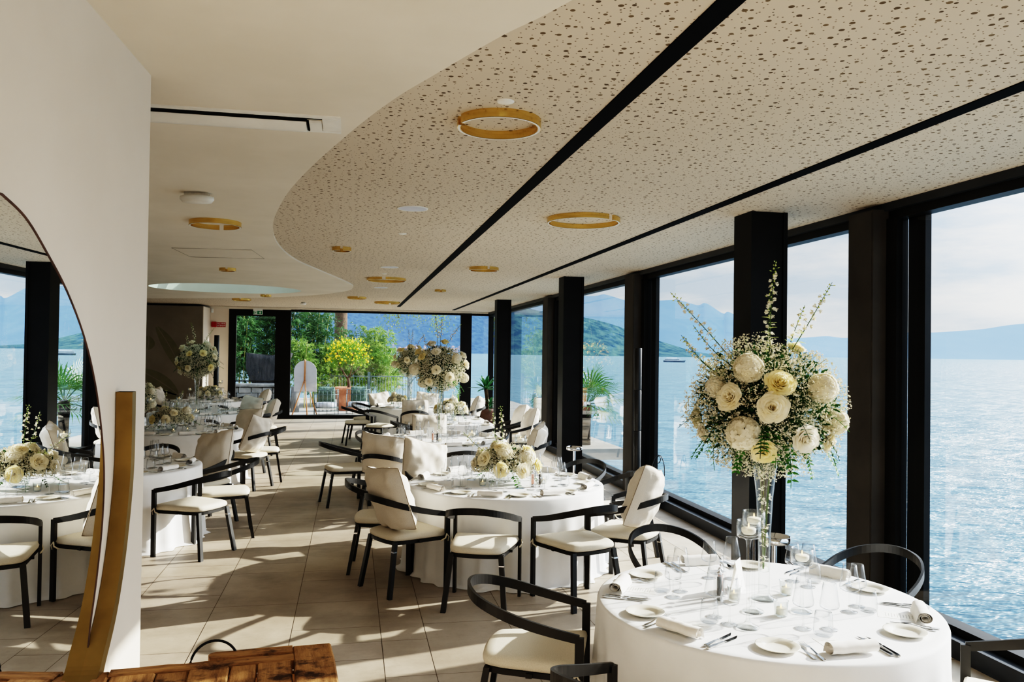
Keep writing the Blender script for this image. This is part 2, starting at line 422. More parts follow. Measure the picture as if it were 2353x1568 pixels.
# pillar wall with mirror (left)
TW = .044
def wx(y): return -.847 + TW*(y-3.62)
pw = MB(); pw.add([(wx(-3.7),-3.7,0),(wx(3.62),3.62,0),(-1.45,3.66,0),(-8,3.66,0),(-8,-3.7,0)] + [(wx(-3.7),-3.7,ZC),(wx(3.62),3.62,ZC),(-1.45,3.66,ZC),(-8,3.66,ZC),(-8,-3.7,ZC)],
    [(0,1,6,5),(1,2,7,6),(2,3,8,7)])
struct('wall_left', pw, 'wall_paint', label='cream painted wall carrying the round mirror')
struct('wall_back', MB().box(-8, 4.14, -3.8, -3.7, 0, ZC), 'wall_paint', label='cream wall behind the viewer')
struct('wall_outer', MB().box(-8.1, -8, 3.6, YF, 0, ZC), 'wall_paint', label='cream wall on the far left')
struct('wall_mural', MB().box(-8, -3.85, 22.4, YF+.1, 0, 3.06), 'taupe_wall', label='taupe wall with painted leaves')
struct('wall_return', MB().box(-3.85, -3.835, 22.395, YF, 0, 3.06), 'wall_paint', label='cream end of the taupe wall')
struct('wall_far', MB().box(-3.84, -3.36, YF-.02, YF+.1, 0, 3.06), 'wall_paint', label='narrow cream wall beside the glass door')
struct('trim_5', MB().box(-3.385, -3.345, YF-.04, YF+.02, 0, 3.06), 'wall_paint', label='cream edge trim beside the glass door')

# right window wall
posts = [(.2,.55), (5.43,5.74), (10.69,11.08), (15.69,16.16), (21.0,21.4)]
ends = [-3.7] + [c for p in posts for c in p] + [YF]
struct('trim_6', MB().box(3.87, 4.16, -3.7, YF+.1, 0, .105).box(3.87, 3.90, -3.7, YF+.1, .105, .118), 'frame_grey', label='dark window sill rail along the lake side')
struct('trim_7', MB().box(3.95, 4.16, -3.7, YF+.1, 3.06, ZC), 'frame_grey', label='dark head rail along the lake side windows')
for i in range(len(posts)+1):
    y0 = ends[2*i]; y1 = ends[2*i+1]
    w = sroot('window_%d' % (i+1), 'floor to ceiling lake window pane %d from the near end' % (i+1))
    st = .30 if i in (1, 2, 3) else .1
    mb = MB().box(3.99, 4.11, y0, y1, .105, .155).box(3.99, 4.11, y0, y1, 2.995, 3.06)
    mb.box(4.0, 4.10, y1-.075, y1, .155, 2.995).box(4.0, 4.10, y0, y0+.075, .155, 2.995)
    mb.build('frame', 'black_steel', w)
    MB().add([(XW,y0+.07,.15),(XW,y1-.07,.15),(XW,y1-.07,3.0),(XW,y0+.07,3.0)], [(0,1,2,3)]).build('pane', 'window_glass', w)
    if i in (1, 2, 3):   # stile of the overlapping sliding sash
        MB().box(4.07, 4.12, y1-.3, y1-.12, .14, 3.0).box(3.97, 4.02, y1-.12, y1, .14, 3.0).build('sliding_stile', 'black_steel', w)
for i, (a, b) in enumerate(posts):
    mb = MB().box(3.86, 4.16, a, b, .0, 3.07).box(3.855, 3.862, a+.015, b-.015, .12, 3.05)
    struct('trim_%d' % (10+i), mb, 'dark_steel', label='dark brown metal window post on the lake side, number %d going away' % (i+1))
# free-standing steel columns (H sections)
for i, yc in enumerate((.32, 6.13, 11.98, 17.68)):
    mb = MB().box(3.15, 3.185, yc-.15, yc+.15, 0, ZC).box(3.435, 3.47, yc-.15, yc+.15, 0, ZC).box(3.185, 3.435, yc-.135, yc+.135, 0, ZC)
    struct('column_%d' % (i+1), mb, 'black_steel', label='black steel column before the lake windows, number %d from the viewer' % i if i else 'black steel column beside the viewer, outside the frame')

# far glazing
w = sroot('door_1', 'black framed glass exit door in the far wall')
MB().box(-3.345, -3.15, YF-.05, YF+.07, 0, 3.06).box(-2.02, -1.68, YF-.05, YF+.07, 0, 3.06).box(-3.15, -2.02, YF-.05, YF+.07, 2.88, 3.06).box(-3.15, -2.02, YF-.05, YF+.07, 0, .14).box(-2.1, -2.02, YF-.04, YF+.06, .14, 2.88).build('frame', 'black_steel', w)
MB().add([(-3.16,YF,.13),(-2.09,YF,.13),(-2.09,YF,2.89),(-3.16,YF,2.89)], [(0,1,2,3)]).build('pane', 'window_glass', w)
MB().tube([(-3.15,YF-.1,1.06),(-2.06,YF-.1,1.06)], .018, 8).box(-3.2,-3.14,YF-.12,YF-.02,1.0,1.16).box(-2.1,-2.03,YF-.12,YF-.02,1.0,1.12).build('push_bar', 'black_steel', w)
w = sroot('window_7', 'wide fixed pane in the far wall looking onto the terrace')
MB().box(-1.68, 3.14, YF-.05, YF+.07, 0, .1).box(-1.68, 3.14, YF-.05, YF+.07, 3.02, 3.08).build('frame', 'black_steel', w)
MB().add([(-1.7,YF,.09),(3.16,YF,.09),(3.16,YF,3.03),(-1.7,YF,3.03)], [(0,1,2,3)]).build('pane', 'window_glass', w)
w = sroot('window_8', 'narrow pane in the far corner')
MB().box(3.14, 3.46, YF-.06, YF+.08, 0, 3.08).box(3.46, 4.0, YF-.05, YF+.07, 0, .1).box(3.46, 4.0, YF-.05, YF+.07, 3.02, 3.08).box(3.98, 4.16, YF-.06, YF+.1, 0, 3.08).build('frame', 'black_steel', w)
MB().add([(3.44,YF,.09),(4.0,YF,.09),(4.0,YF,3.03),(3.44,YF,3.03)], [(0,1,2,3)]).build('pane', 'window_glass', w)
# ------------------------------------------------------------------ chairs
chair = Proto()
# one bent flat bar: seat-front corner -> arm -> curved back -> arm
bp = [(-.268,.235,.615),(-.272,.10,.643),(-.268,-.03,.674),(-.245,-.155,.710),(-.185,-.265,.744),(-.095,-.325,.766),(0,-.343,.773)]
bp = catmull(bp + [(-a,b,c) for a,b,c in reversed(bp[:-1])], 4)
mb = MB(); rings = []
for i, p in enumerate(bp):
    p = Vector(p); d = Vector(bp[min(i+1,len(bp)-1)])-Vector(bp[max(i-1,0)]); d.z = 0; d.normalize()
    nrm = Vector((d.y,-d.x,0)); h = .021 + .004*min(1,abs(p.y-.235)*3)
    rings.append([p+nrm*.0075+Vector((0,0,-h)), p+nrm*.0075+Vector((0,0,h)), p-nrm*.0075+Vector((0,0,h)), p-nrm*.0075+Vector((0,0,-h))])
mb.loft(rings, None, True, True, False)
chair.add('backrest_bar', mb.mesh('backrest_bar', 'chair_black'))
def strut(p0, p1, wx_, wy_):
    a, b = Vector(p0), Vector(p1)
    return MB().loft([[q+Vector((sx*wx_/2, sy*wy_/2, 0)) for sx, sy in ((-1,-1),(1,-1),(1,1),(-1,1))] for q in (a, b)], None, True, True, False)
for sx in (-1, 1):
    chair.add('leg', strut((sx*.266,.235,0), (sx*.266,.235,.624), .024, .042).mesh('leg', 'chair_black'))
tagm = MB()
for sx in (-1, 1):
    m_ = strut((sx*.232,-.285,0), (sx*.190,-.215,.43), .038, .03).mesh('leg', 'chair_black')
    subs = ()
    if sx > 0:
        tm = MB().box(.176,.214,-.242,-.206,.355,.364); subs = (('leg_band', strut((.1985,-.2295,.350),(.1975,-.228,.360),.0405,.0325).mesh('leg_band', 'chrome')),)
    chair.add('leg', m_, subs=subs)
# seat outline (front wide, rear narrower and curved)
def outline(k=0.0, n=9):
    pts = [(-.255-k,.235+k),(-.235-k,0),( -.205-k,-.20)]
    pts = [(-.255-k,.235+k)] + [(-.255-k+.05*u,.235-.42*u) for u in (.3,.6,.9)]
    rear = [(-.19*cos(pi*j/n)-(k if j < n/2 else -k)*.8, -.205-.045*sin(pi*j/n)-k) for j in range(n+1)]
    return pts + rear + [(-a,b) for a,b in reversed(pts)]
ol = outline(); oi = outline(-.028)
fr_ = MB(); fr_.loft([[(a,b,.405) for a,b in ol], [(a,b,.432) for a,b in ol], [(a,b,.432) for a,b in oi], [(a,b,.405) for a,b in oi], [(a,b,.405) for a,b in ol]], smooth=False)
fr_.box(-.245,.245,-.02,.01,.408,.428)
chair.add('seat_frame', fr_.mesh('seat_frame', 'chair_black'))
pd = MB(); cx_, cy_ = 0, .02
def shr(k, z): return [((a-cx_)*k+cx_, (b-cy_)*k+cy_, z) for a, b in outline(.004)]
pd.loft([shr(.94,.432), shr(1.0,.440), shr(1.02,.456), shr(1.0,.474), shr(.95,.485), shr(.8,.490), shr(.45,.492), shr(.02,.492)], None, True, True)
ties = []
for sx in (-1, 1):
    tie = MB()
    tie.tube([(sx*.245,.215,.462),(sx*.278,.222,.455),(sx*.288,.205,.425),(sx*.272,.17,.405)], .006, 5)
    tie.tube([(sx*.278,.222,.455),(sx*.285,.24,.43),(sx*.276,.235,.395)], .005, 5); ties.append(('tie', tie.mesh('tie', 'seat_fabric')))
chair.add('seat_cushion', pd.mesh('seat_cushion', 'seat_fabric'), subs=tuple(ties))

def pillow_mesh(seed, s=.52, th=.14):
    n = 26; rr = random.Random(seed); mb = MB(); o = rr.random()*50; idx = {}
    for side in (1, -1):
        for i in range(n+1):
            for j in range(n+1):
                u, v_ = i/n*2-1, j/n*2-1
                e = max(0, (1-abs(u)**2.5))**.5 * max(0, (1-abs(v_)**2.5))**.5
                cr = 1-.012*(abs(u)*abs(v_))**7; pin = cr*(1-.012*(1-abs(v_)**1.5)*abs(u)**3); pin2 = cr*(1-.008*(1-abs(u)**1.5)*abs(v_)**3)
                x, z = u*s/2*pin, v_*s/2*pin2
                q = Vector((u*1.7+o, v_*1.7, side*3))
                wr = noise.noise(q)*.026 + noise.noise(q*2.6)*.018*(.35+abs(u*v_)*1.6+.7*abs(v_)**3)
                if v_ > .2: wr += .026*sin(u*8+o+2*v_)*(v_-.2)**1.3*e
                y = side*((th if side > 0 else th*.72)*e + wr*min(1,e*2.5)) + .55*x*x
                z += .010*max(0,v_)**2*(1-u*u)*sin(2.3*u+o)
                idx[side,i,j] = len(mb.v); mb.v.append((x,y,z))
        for i in range(n):
            for j in range(n):
                f = (idx[side,i,j], idx[side,i+1,j], idx[side,i+1,j+1], idx[side,i,j+1])
                mb.f.append(f if side < 0 else f[::-1]); mb.sm.append(True)
    pp = MB(); ring = [(i,0) for i in range(n)]+[(n,j) for j in range(n)]+[(n-i,n) for i in range(n)]+[(0,n-j) for j in range(n)]
    path = [mb.v[idx[1,i,j]] for i,j in ring]; path.append(path[0]); path = [(a,.55*a*a,c) for a,b,c in path]
    pp.tube(path, .0032, 5, caps=False)
    return mb.mesh('pillow', 'pillow_fabric'), pp.mesh('piping', 'pillow_piping')
PILLOWS = [pillow_mesh(i) for i in (1, 2, 3)]
HOURS = ['twelve','one','two','three','four','five','six','seven','eight','nine','ten','eleven']
def clock(c, th):
    away = degrees(atan2(c[1], c[0])); return HOURS[round(((away-th) % 360)/30) % 12]
pill_n = 0
def put_chair(c, th, d, where, pillow=None, roll=0, turn=0, wherep=None):
    """chair at angle th (degrees) round point c, facing it"""
    global pill_n
    p = (c[0]+d*cos(rad(th)), c[1]+d*sin(rad(th)), 0); rz = rad(th)+pi/2+rad(turn)
    lab = 'black armchair %s %s' % ('with a loose cushion' if pillow else 'with cream pad', where)
    chair.inst('armchair', lab, 'chair', p, rz, 'black armchairs round the tables')
    if pillow is not None:
        me, pm = PILLOWS[pill_n % 3]; pill_n += 1
        o = place(me, None, (0,0,0), name='pillow')
        Mx = Matrix.Translation(p) @ Matrix.Rotation(rz,4,'Z') @ Matrix.Translation((0,-.178,.742+.035*abs(sin(rad(roll))))) @ Matrix.Rotation(rad(17),4,'X') @ Matrix.Rotation(rad(roll),4,'Y')
        o.matrix_world = Mx
        tag(o, 'plump beige pillow leaning in the armchair %s' % where, 'pillow', 'beige pillows on the chairs')
        place(pm, o, name='piping')

# ------------------------------------------------------------------ tables
def cloth_mesh(rad_fn, h, seed, n=220, amp=.04, flare=.025):
    rr = random.Random(seed); fol = [(k, rr.uniform(.4,1), rr.uniform(0,6.28)) for k in (9,13,17,23,31)]
    mb = MB(); rings = []
    def ring(k, z, dz, out):
        r_ = []
        for j in range(n):
            a = 2*pi*j/n; R = rad_fn(a)
            w = sum(q*sin(f*a+p) for f, q, p in fol)/2.2
            w = w if w > 0 else w*.75
            r_.append(((R*k+out+amp*dz*w)*cos(a), (R*k+out+amp*dz*w)*sin(a), z + (.004*dz*w if z > .1 else 0)))
        return r_
    for k in (.03,.4,.8,.95): rings.append(ring(k, h, 0, 0))
    rings += [ring(1, h-.001, 0, -.012), ring(1, h-.006, 0, -.003), ring(1, h-.018, 0, .002)]
    for i in range(1, 13):
        u = i/12; rings.append(ring(1, (h-.018)*(1-u)+.028*u, u**1.1, .003+flare*u**1.6))
    rings.append(ring(1, .010, 1.25, .003+flare+.022)); rings.append(ring(1, .004, 1.5, .003+flare+.035))
    mb.loft(rings); mb.f.append(tuple(reversed(range(n)))); mb.sm.append(True)
    me = mb.mesh('tablecloth', 'table_linen'); return me
def circ(R): return lambda a: R
def rect(hx, hy, n=14):
    return lambda a: 1/((abs(cos(a))/hx)**n+(abs(sin(a))/hy)**n)**(1/n)
H = .742
def table_under(c, R, lab):
    r = thing('round_table', lab, 'table', (c[0], c[1], 0))
    MB().lathe([(.01,.702),(R-.03,.702),(R-.02,.712),(R-.02,.727),(R-.03,.734),(.01,.734)], 48).build('tabletop', 'rustic_wood', r)
    for a in (45,135,225,315):
        MB().tube([(.5*cos(rad(a)),.5*sin(rad(a)),0),(.5*cos(rad(a)),.5*sin(rad(a)),.702)], .02, 8).build('leg', 'chair_black', r)
# name, centre, radius, settings (angles), full detail
T1 = dict(n='nearest window table', c=(2.006,3.657), R=.81, s=[-90,-148,153,91,31,-30], lv=2)
T2 = dict(n='second window table', c=(1.431,7.390), R=.905, s=[-150,-111,-71,-34,6,46,82,118,157], lv=2)
T3 = dict(n='third window table', c=(1.196,11.011), R=.93, s=[-165,-123,-84,-46,-8,30,68,107,150], lv=2)
T5 = dict(n='farthest window table', c=(1.325,17.637), R=.9, s=[-170,-130,-90,-50,-10,30,70,110,150], lv=0)
L1 = dict(n='nearest left-side table', c=(-2.416,8.870), R=.9, s=[-70,-33,5,43,81,119], lv=2)
L2 = dict(n='second left-side table', c=(-2.467,12.591), R=.9, s=[-110,-72,-34,4,42,80,118,156], lv=1)
L3 = dict(n='third left-side table', c=(-2.804,16.057), R=.9, s=[-150,-110,-72,-34,4,42,80,118,156], lv=1)
L4 = dict(n='farthest left-side table', c=(-3.313,19.676), R=.9, s=[-160,-120,-80,-40,0,40,80,120], lv=0)
K_ = dict(n='table behind the pillar wall', c=(-4.333,14.681), R=.9, s=[-60,-22,16,54,92], lv=0)
T4 = dict(n='oblong window table', c=(1.866,14.151), R=.5, s=[], lv=1)
OC = {'T1': (1.968,3.587), 'T2': (1.404,7.249), 'T3': (1.173,10.80), 'T5': (1.30,17.3), 'L1': (-2.37,8.70), 'L2': (-2.42,12.35), 'L3': (-2.75,15.75), 'L4': (-3.25,19.3), 'K': (-4.25,14.4), 'T4': (1.83,13.88)}
for i, T in enumerate((T1,T2,T3,T5,L1,L2,L3,L4,K_)):
    c = T['c']; T['z'] = H
    table_under(c, T['R'], 'round banquet table under white cloth, the %s' % T['n'])
    tag(place(cloth_mesh(circ(T['R']), H, 10+i), None, (c[0],c[1],0), name='tablecloth'), 'white floor-length cloth on the %s' % T['n'], 'tablecloth', 'white tablecloths')
c = T4['c']
r = thing('oblong_table', 'oblong banquet table under white cloth by the window', 'table', (c[0],c[1],0))
MB().box(-.48,.48,-.98,.98,.702,.734).build('tabletop', 'rustic_wood', r)
for a in (-1,1):
    for b in (-1,1): MB().tube([(a*.38,b*.85,0),(a*.38,b*.85,.702)], .02, 8).build('leg', 'chair_black', r)
tag(place(cloth_mesh(rect(.5,1.02), H, 40, amp=.03, flare=.03), None, (c[0],c[1],0), name='tablecloth'), 'white floor-length cloth on the oblong window table', 'tablecloth', 'white tablecloths')

W_ = lambda T, th, : 'at %s o\'clock of the %s' % (clock(T['c'], th), T['n'])
CH = {
 'T1': (T1, [(160,1.10,0),(-144,1.10,0),(87,1.26,0),(32,1.20,0),(-38,1.10,0)]),
 'T2': (T2, [(-151.5,1.07,1,-5),(-110.3,1.11,0),(-70,1.12,0),(-40,1.17,1,12),(12,1.21,0),(46,1.40,0),(117,1.24,1,-14),(174,1.10,0)]),
 'T3': (T3, [(194,1.25,0),(-118,1.56,1,8),(-84,1.14,0),(-47,1.14,0),(-33+14,1.16,1,-10),(50,1.32,0),(90,1.14,1,0),(133,1.14,0)]),
 'T5': (T5, [(-92,1.22,1,0),(-126,1.22,0),(190,1.16,0),(142,1.2,0),(118,1.2,1,5),(72,1.2,1,-4),(36,1.2,0),(8,1.22,0),(-14,1.22,1,8)]),
 'L1': (L1, [(-31,1.08,0),(9.5,1.10,0),(47,1.12,1,10),(84,1.3,0)]),
 'L2': (L2, [(-26,1.10,1,12),(6,1.14,0),(47,1.10,1,6),(85,1.15,0)]),
 'L3': (L3, [(9,1.14,1,6),(-27,1.12,0),(52,1.15,1,-6),(86,1.2,0)]),
 'L4': (L4, [(16,1.16,1,8),(-24,1.16,0),(60,1.16,0),(92,1.2,1,0),(150,1.2,1,10)]),
 'K': (K_, [(100,1.15,0)]),
}
for k, (T, L) in CH.items():
    for e in L: put_chair(OC[k], e[0], e[1], W_(T, e[0]), True if e[2] else None, e[3] if len(e) > 3 else 0)
for (x_, y_, th, pl_, wh) in ((2.86,13.45,0,1,'lakeside of the oblong table, nearer'),(2.86,14.3,0,1,'lakeside of the oblong table, farther'),
     (1.0,13.5,180,0,'inward of the oblong table')):
    c = (x_-.0001*cos(rad(th)), y_); put_chair(c, th, .0001, wh, True if pl_ else None, 6)
# ------------------------------------------------------------------ tableware
def wine_mesh(h, rb, rt, n=24):
    p = [(.004,.002),(.030,.001),(.037,.002),(.037,.004),(.020,.006),(.006,.011),(.0035,.03),(.0033,h*.40),(.006,h*.43),(rb*.72,h*.455),(rb*.96,h*.49),(rb,h*.53),(rb*.985,h*.58),(rt+(rb-rt)*.4,h*.80),(rt,h),(rt-.001,h)]
    return MB().lathe(p, n).mesh('wine_glass', 'crystal')
WINE = wine_mesh(.225,.046,.030); WINE2 = wine_mesh(.205,.042,.028)
TUMB = MB().lathe([(.002,.004),(.030,.003),(.036,.005),(.041,.012),(.0425,.03),(.039,.07),(.034,.105),(.033,.105)], 24).lathe([(.001,.014),(.036,.014)], 24).mesh('tumbler', 'crystal')
pl_ = MB().lathe([(.001,.004),(.048,.004),(.055,.006),(.060,.011),(.088,.0165),(.0905,.0165),(.090,.014),(.062,.006),(.052,.0),(.001,.0)], 40)
PLATE = Proto().add('bread_plate', pl_.mesh('bread_plate', 'china'))
fk = MB()
fk.loft([[(-.006,-.100,.001),(.006,-.100,.001),(.006,-.100,.004),(-.006,-.100,.004)],[(-.0075,-.085,.001),(.0075,-.085,.001),(.0075,-.085,.004),(-.0075,-.085,.004)],[(-.0045,-.04,.002),(.0045,-.04,.002),(.0045,-.04,.005),(-.0045,-.04,.005)],
         [(-.003,.015,.009),(.003,.015,.009),(.003,.015,.012),(-.003,.015,.012)],[(-.011,.045,.006),(.011,.045,.006),(.011,.045,.008),(-.011,.045,.008)],[(-.012,.055,.004),(.012,.055,.004),(.012,.055,.006),(-.012,.055,.006)]], None, True, True, False)
for k in range(4):
    x = -.0102+k*.0068; fk.loft([[(x-.0018,.054,.004),(x+.0018,.054,.004),(x+.0018,.054,.006),(x-.0018,.054,.006)],[(x-.0014,.08,.003),(x+.0014,.08,.003),(x+.0014,.08,.0045),(x-.0014,.08,.0045)],[(x-.0006,.102,.006),(x+.0006,.102,.006),(x+.0006,.102,.007),(x-.0006,.102,.007)]], None, True, True, False)
FORK = fk.mesh('fork', 'silver')
kn = MB().loft([[(-.006,-.115,.001),(.006,-.115,.001),(.006,-.115,.007),(-.006,-.115,.007)],[(-.008,-.10,.0),(.008,-.10,.0),(.008,-.10,.008),(-.008,-.10,.008)],[(-.006,.0,.001),(.006,.0,.001),(.006,.0,.007),(-.006,.0,.007)],[(-.004,.008,.002),(.004,.008,.002),(.004,.008,.005),(-.004,.008,.005)],
    [(-.006,.016,.0025),(.010,.016,.003),(.010,.016,.0036),(-.006,.016,.0045)],[(-.006,.08,.0025),(.011,.08,.003),(.011,.08,.0036),(-.006,.08,.0045)],[(-.006,.112,.0025),(-.004,.112,.003),(-.004,.112,.0036),(-.006,.112,.0045)]], None, True, True, False)
KNIFE = kn.mesh('knife', 'silver')
def napkin_mesh():
    mb = MB(); prof = []
    # rolled cloth: a spiral cross-section swept along the roll
    for i in range(40):
        a = i/39*2*pi*2.4; r = .030 - .0078*a/(2*pi)
        prof.append((r*1.12*cos(a+.6), r*.86*sin(a+.6)+.027))
    prof.insert(0, (prof[0][0]+.012, .0015)); rings = []
    for k in range(9):
        x = -.105+.21*k/8; w = .0015*sin(k*1.9); rings.append([(x+.004*sin(j*.31), a*(1+.03*sin(k*1.3)), max(.001,b+w)) for j, (a, b) in enumerate(prof)])
    mb.loft(rings, closed=False); return mb.mesh('napkin', 'napkin_linen')
NAPKIN = napkin_mesh()
MENU = Proto().add('card', MB().box(-.052,.052,-.105,.105,0,.0008).mesh('card', 'paper'))
lt = MB()
for k in range(11): 
    wl = (.03,.022,.034,.018,.03,.036,.02,.028,.033,.024,.03)[k]; lt.box(-wl,wl,.07-k*.0125-.0012,.07-k*.0125+.0012,.0008,.0011)
MENU.add('lettering', lt.mesh('lettering', 'ink'))
TENT = MB().loft([[(-.05,.028,0),(.05,.028,0)],[(-.05,0,.155),(.05,0,.155)],[(-.05,-.028,0),(.05,-.028,0)]], closed=False, smooth=False).mesh('table_card', 'paper')
def cstick(h):
    P = Proto()
    g = [(.002,.006),(.048,.001),(.051,.004),(.046,.010),(.02,.018),(.009,.032),(.0075,.09),(.0075,h-.13),(.012,h-.088),(.022,h-.078),(.046,h-.074),(.0515,h-.068),(.052,h-.03),(.051,h),(.0485,h),(.0495,h-.03),(.048,h-.060),(.03,h-.068),(.002,h-.070)]
    P.add('glass_body', MB().lathe(g, 28).mesh('glass_body', 'thick_glass'))
    P.add('floating_candle', MB().lathe([(.002,h-.062),(.022,h-.060),(.031,h-.050),(.032,h-.036),(.028,h-.032),(.003,h-.034)], 20).mesh('floating_candle', 'wax'),
          subs=(('flame', MB().lathe([(.0005,h-.032),(.0032,h-.026),(.0028,h-.018),(.0004,h-.010)], 8).mesh('flame', 'flame')),))
    return P
CS_T = cstick(.475); CS_S = cstick(.30)
VOT = Proto()
VOT.add('glass_cup', MB().lathe([(.002,.004),(.026,.001),(.029,.004),(.034,.07),(.0355,.073),(.033,.073),(.027,.010),(.002,.010)], 24).mesh('glass_cup', 'thick_glass'))
VOT.add('candle', MB().lathe([(.002,.011),(.0255,.012),(.0275,.036),(.026,.038),(.003,.037)], 18).mesh('candle', 'wax'), subs=(('flame', MB().lathe([(.0005,.037),(.003,.042),(.0026,.049),(.0004,.057)], 8).mesh('flame', 'flame')),))
def mill(fill):
    P = Proto()
    P.add('housing', MB().box(-.022,.022,-.022,.022,.0,.125,b=.003).mesh('housing', 'crystal'))
    P.add('filling', MB().lathe([(.002,.028),(.0125,.028),(.0125,.112),(.002,.112)], 16).mesh('filling', fill))
    P.add('base', MB().lathe([(.002,.002),(.014,.002),(.014,.022),(.010,.027),(.002,.027)], 16).mesh('base', 'chrome'))
    P.add('cap', MB().lathe([(.002,.126),(.013,.126),(.014,.134),(.006,.138),(.0035,.144),(.0055,.150),(.0045,.158),(.001,.160)], 16).mesh('cap', 'chrome'))
    return P
PEP = mill('pepper_grain'); SALT = mill('salt_grain')
TV = dict(front='nearest', )
def setting(T, th, extra=0):
    c = T['c']; o = Vector((cos(rad(th)), sin(rad(th)), 0)); L = Vector((o.y,-o.x,0)); R = T['R']+extra; lv = T['lv']
    z = H+.0005; rz = rad(th)+pi/2; w = W_(T, th); d0 = Vector((c[0],c[1],z)); jr = lambda a: RND.uniform(-a, a)
    def P(r, l): return d0+o*r+L*l
    def ok(p):   # leave out what the pillar wall fully hides
        return p.x > 0 or p.x/p.y > -.2405*1.0 - .0
    g = lambda s: s
    p = P(R-.21, .262); 
    if ok(p): PLATE.inst('bread_plate', 'ivory bread plate %s' % w, 'plate', p, jr(3), 'bread plates')
    if ok(P(R-.105,0)):
        q = P(R-.105,jr(.01)); 
        if lv: MENU.inst('menu_card', 'white printed menu card under the napkin %s' % w, 'menu', P(R-.19,jr(.01))-Vector((0,0,.0003)), rz+jr(.05), 'menu cards')
        tag(place(NAPKIN, None, q+Vector((0,0,.0009)), (0,0,rz+jr(.12)), None, 'napkin'), 'white rolled linen napkin %s' % w, 'napkin', 'rolled napkins')
    if lv == 2 and ok(P(R-.18,0)):
        for k, (l, s) in enumerate(((.172,'outer'),(.138,'inner'))):
            tag(place(FORK, None, P(R-.175+.02*k, l), (0,0,rz+jr(.08)), None, 'fork'), '%s silver fork %s' % (s, w), 'fork', 'forks')
        for k, (l, s) in enumerate(((-.155,'inner'),(-.185,'outer'))):
            tag(place(KNIFE, None, P(R-.17+.012*k, l), (0,0,rz+jr(.06)), None, 'knife'), '%s silver table knife %s' % (s, w), 'knife', 'knives')
    for me, r_, l, nm, lb, cat in ((WINE, R-.41, .035, 'wine_glass', 'tall clear wine glass', 'wine glass'), (WINE2, R-.375, -.085, 'wine_glass', 'shorter clear wine glass', 'wine glass'), (TUMB, R-.325, -.005, 'tumbler', 'clear stemless water tumbler', 'glass')):
        p = P(r_+jr(.012), l+jr(.012))
        if ok(p): tag(place(me, None, p, (0,0,0), None, nm), '%s %s' % (lb, w), cat, 'clear glasses set on the tables')
for T in (T1,T2,T3,T5,L1,L2,L3,L4,K_):
    for th in T['s']: setting(T, th)
# the oblong table is laid along its two long sides
for side, y, nm in ((1,13.45,'nearer lake-side place'),(1,14.5,'farther lake-side place'),(-1,13.55,'nearer inner place'),(-1,14.6,'farther inner place'),(0,13.14,'near-end place')):
    th = {1:0,-1:180,0:-90}[side]; o = Vector((cos(rad(th)),sin(rad(th)),0)); L = Vector((o.y,-o.x,0)); z = H+.0005
    e = Vector((1.866+.5*side, y, z)); w = 'at the %s of the oblong window table' % nm; rz = rad(th)+pi/2
    PLATE.inst('bread_plate', 'ivory bread plate %s' % w, 'plate', e-o*.15+L*.26, 0, 'bread plates')
    tag(place(NAPKIN, None, e-o*.1, (0,0,rz), None, 'napkin'), 'white rolled linen napkin %s' % w, 'napkin', 'rolled napkins')
    for me, r_, l, n_, lb, cat in ((WINE,.32,.03,'wine_glass','tall clear wine glass','wine glass'),(WINE2,.30,-.08,'wine_glass','shorter clear wine glass','wine glass'),(TUMB,.25,-.01,'tumbler','clear stemless water tumbler','glass')):
        tag(place(me, None, e-o*r_+L*l, (0,0,0), None, n_), '%s %s' % (lb, w), cat, 'clear glasses set on the tables')
def centre(T, kind, items):
    c = T['c']
    for P_, nm, lb, cat, dx, dy, rz in items:
        p = (c[0]+dx, c[1]+dy, H+.0005); lab = '%s %s' % (lb, 'on the '+T['n'])
        if isinstance(P_, Proto): P_.inst(nm, lab, cat, p, rz, cat+'s on the tables')
        else: tag(place(P_, None, p, (0,0,rz), None, nm), lab, cat, cat+'s on the tables')
c1, c2 = T1['c'], T2['c']
centre(T1, 0, [(CS_T,'candle_stand','nearer tall glass candle stand left of the vase','candle holder',-.262,-.345,0),(CS_T,'candle_stand','farther tall glass candle stand left of the vase','candle holder',-.13,-.145,0),
  (CS_S,'candle_stand','short glass candle stand right of the vase','candle holder',.10,-.18,0),
  (VOT,'votive_candle','glass votive candle left of the vase','candle',-.14,.03,0),(VOT,'votive_candle','glass votive candle in front of the vase','candle',-.03,-.22,0),(VOT,'votive_candle','glass votive candle behind the vase','candle',.17,.08,0),
  (PEP,'pepper_mill','clear square pepper mill full of peppercorns','pepper mill',-.205,.055,.3),(SALT,'salt_mill','clear square salt mill behind the pepper mill','salt mill',-.172,.112,.3),(TENT,'table_card','tall white folded table card','card',-.035,.2,.85)])
centre(T2, 0, [(CS_T,'candle_stand','tall glass candle stand in front of the low flowers','candle holder',.06,-.36,0),(CS_T,'candle_stand','tall glass candle stand left of the low flowers','candle holder',-.30,.16,0),(CS_S,'candle_stand','short glass candle stand behind the low flowers','candle holder',.28,.34,0),
  (VOT,'votive_candle','glass votive candle left of the low flowers','candle',-.25,-.2,0),(VOT,'votive_candle','glass votive candle right of the low flowers','candle',.33,-.14,0),
  (SALT,'salt_mill','clear mill of pink salt','salt mill',.19,-.30,.1),(PEP,'pepper_mill','clear mill of black pepper','pepper mill',.255,-.31,.1)])
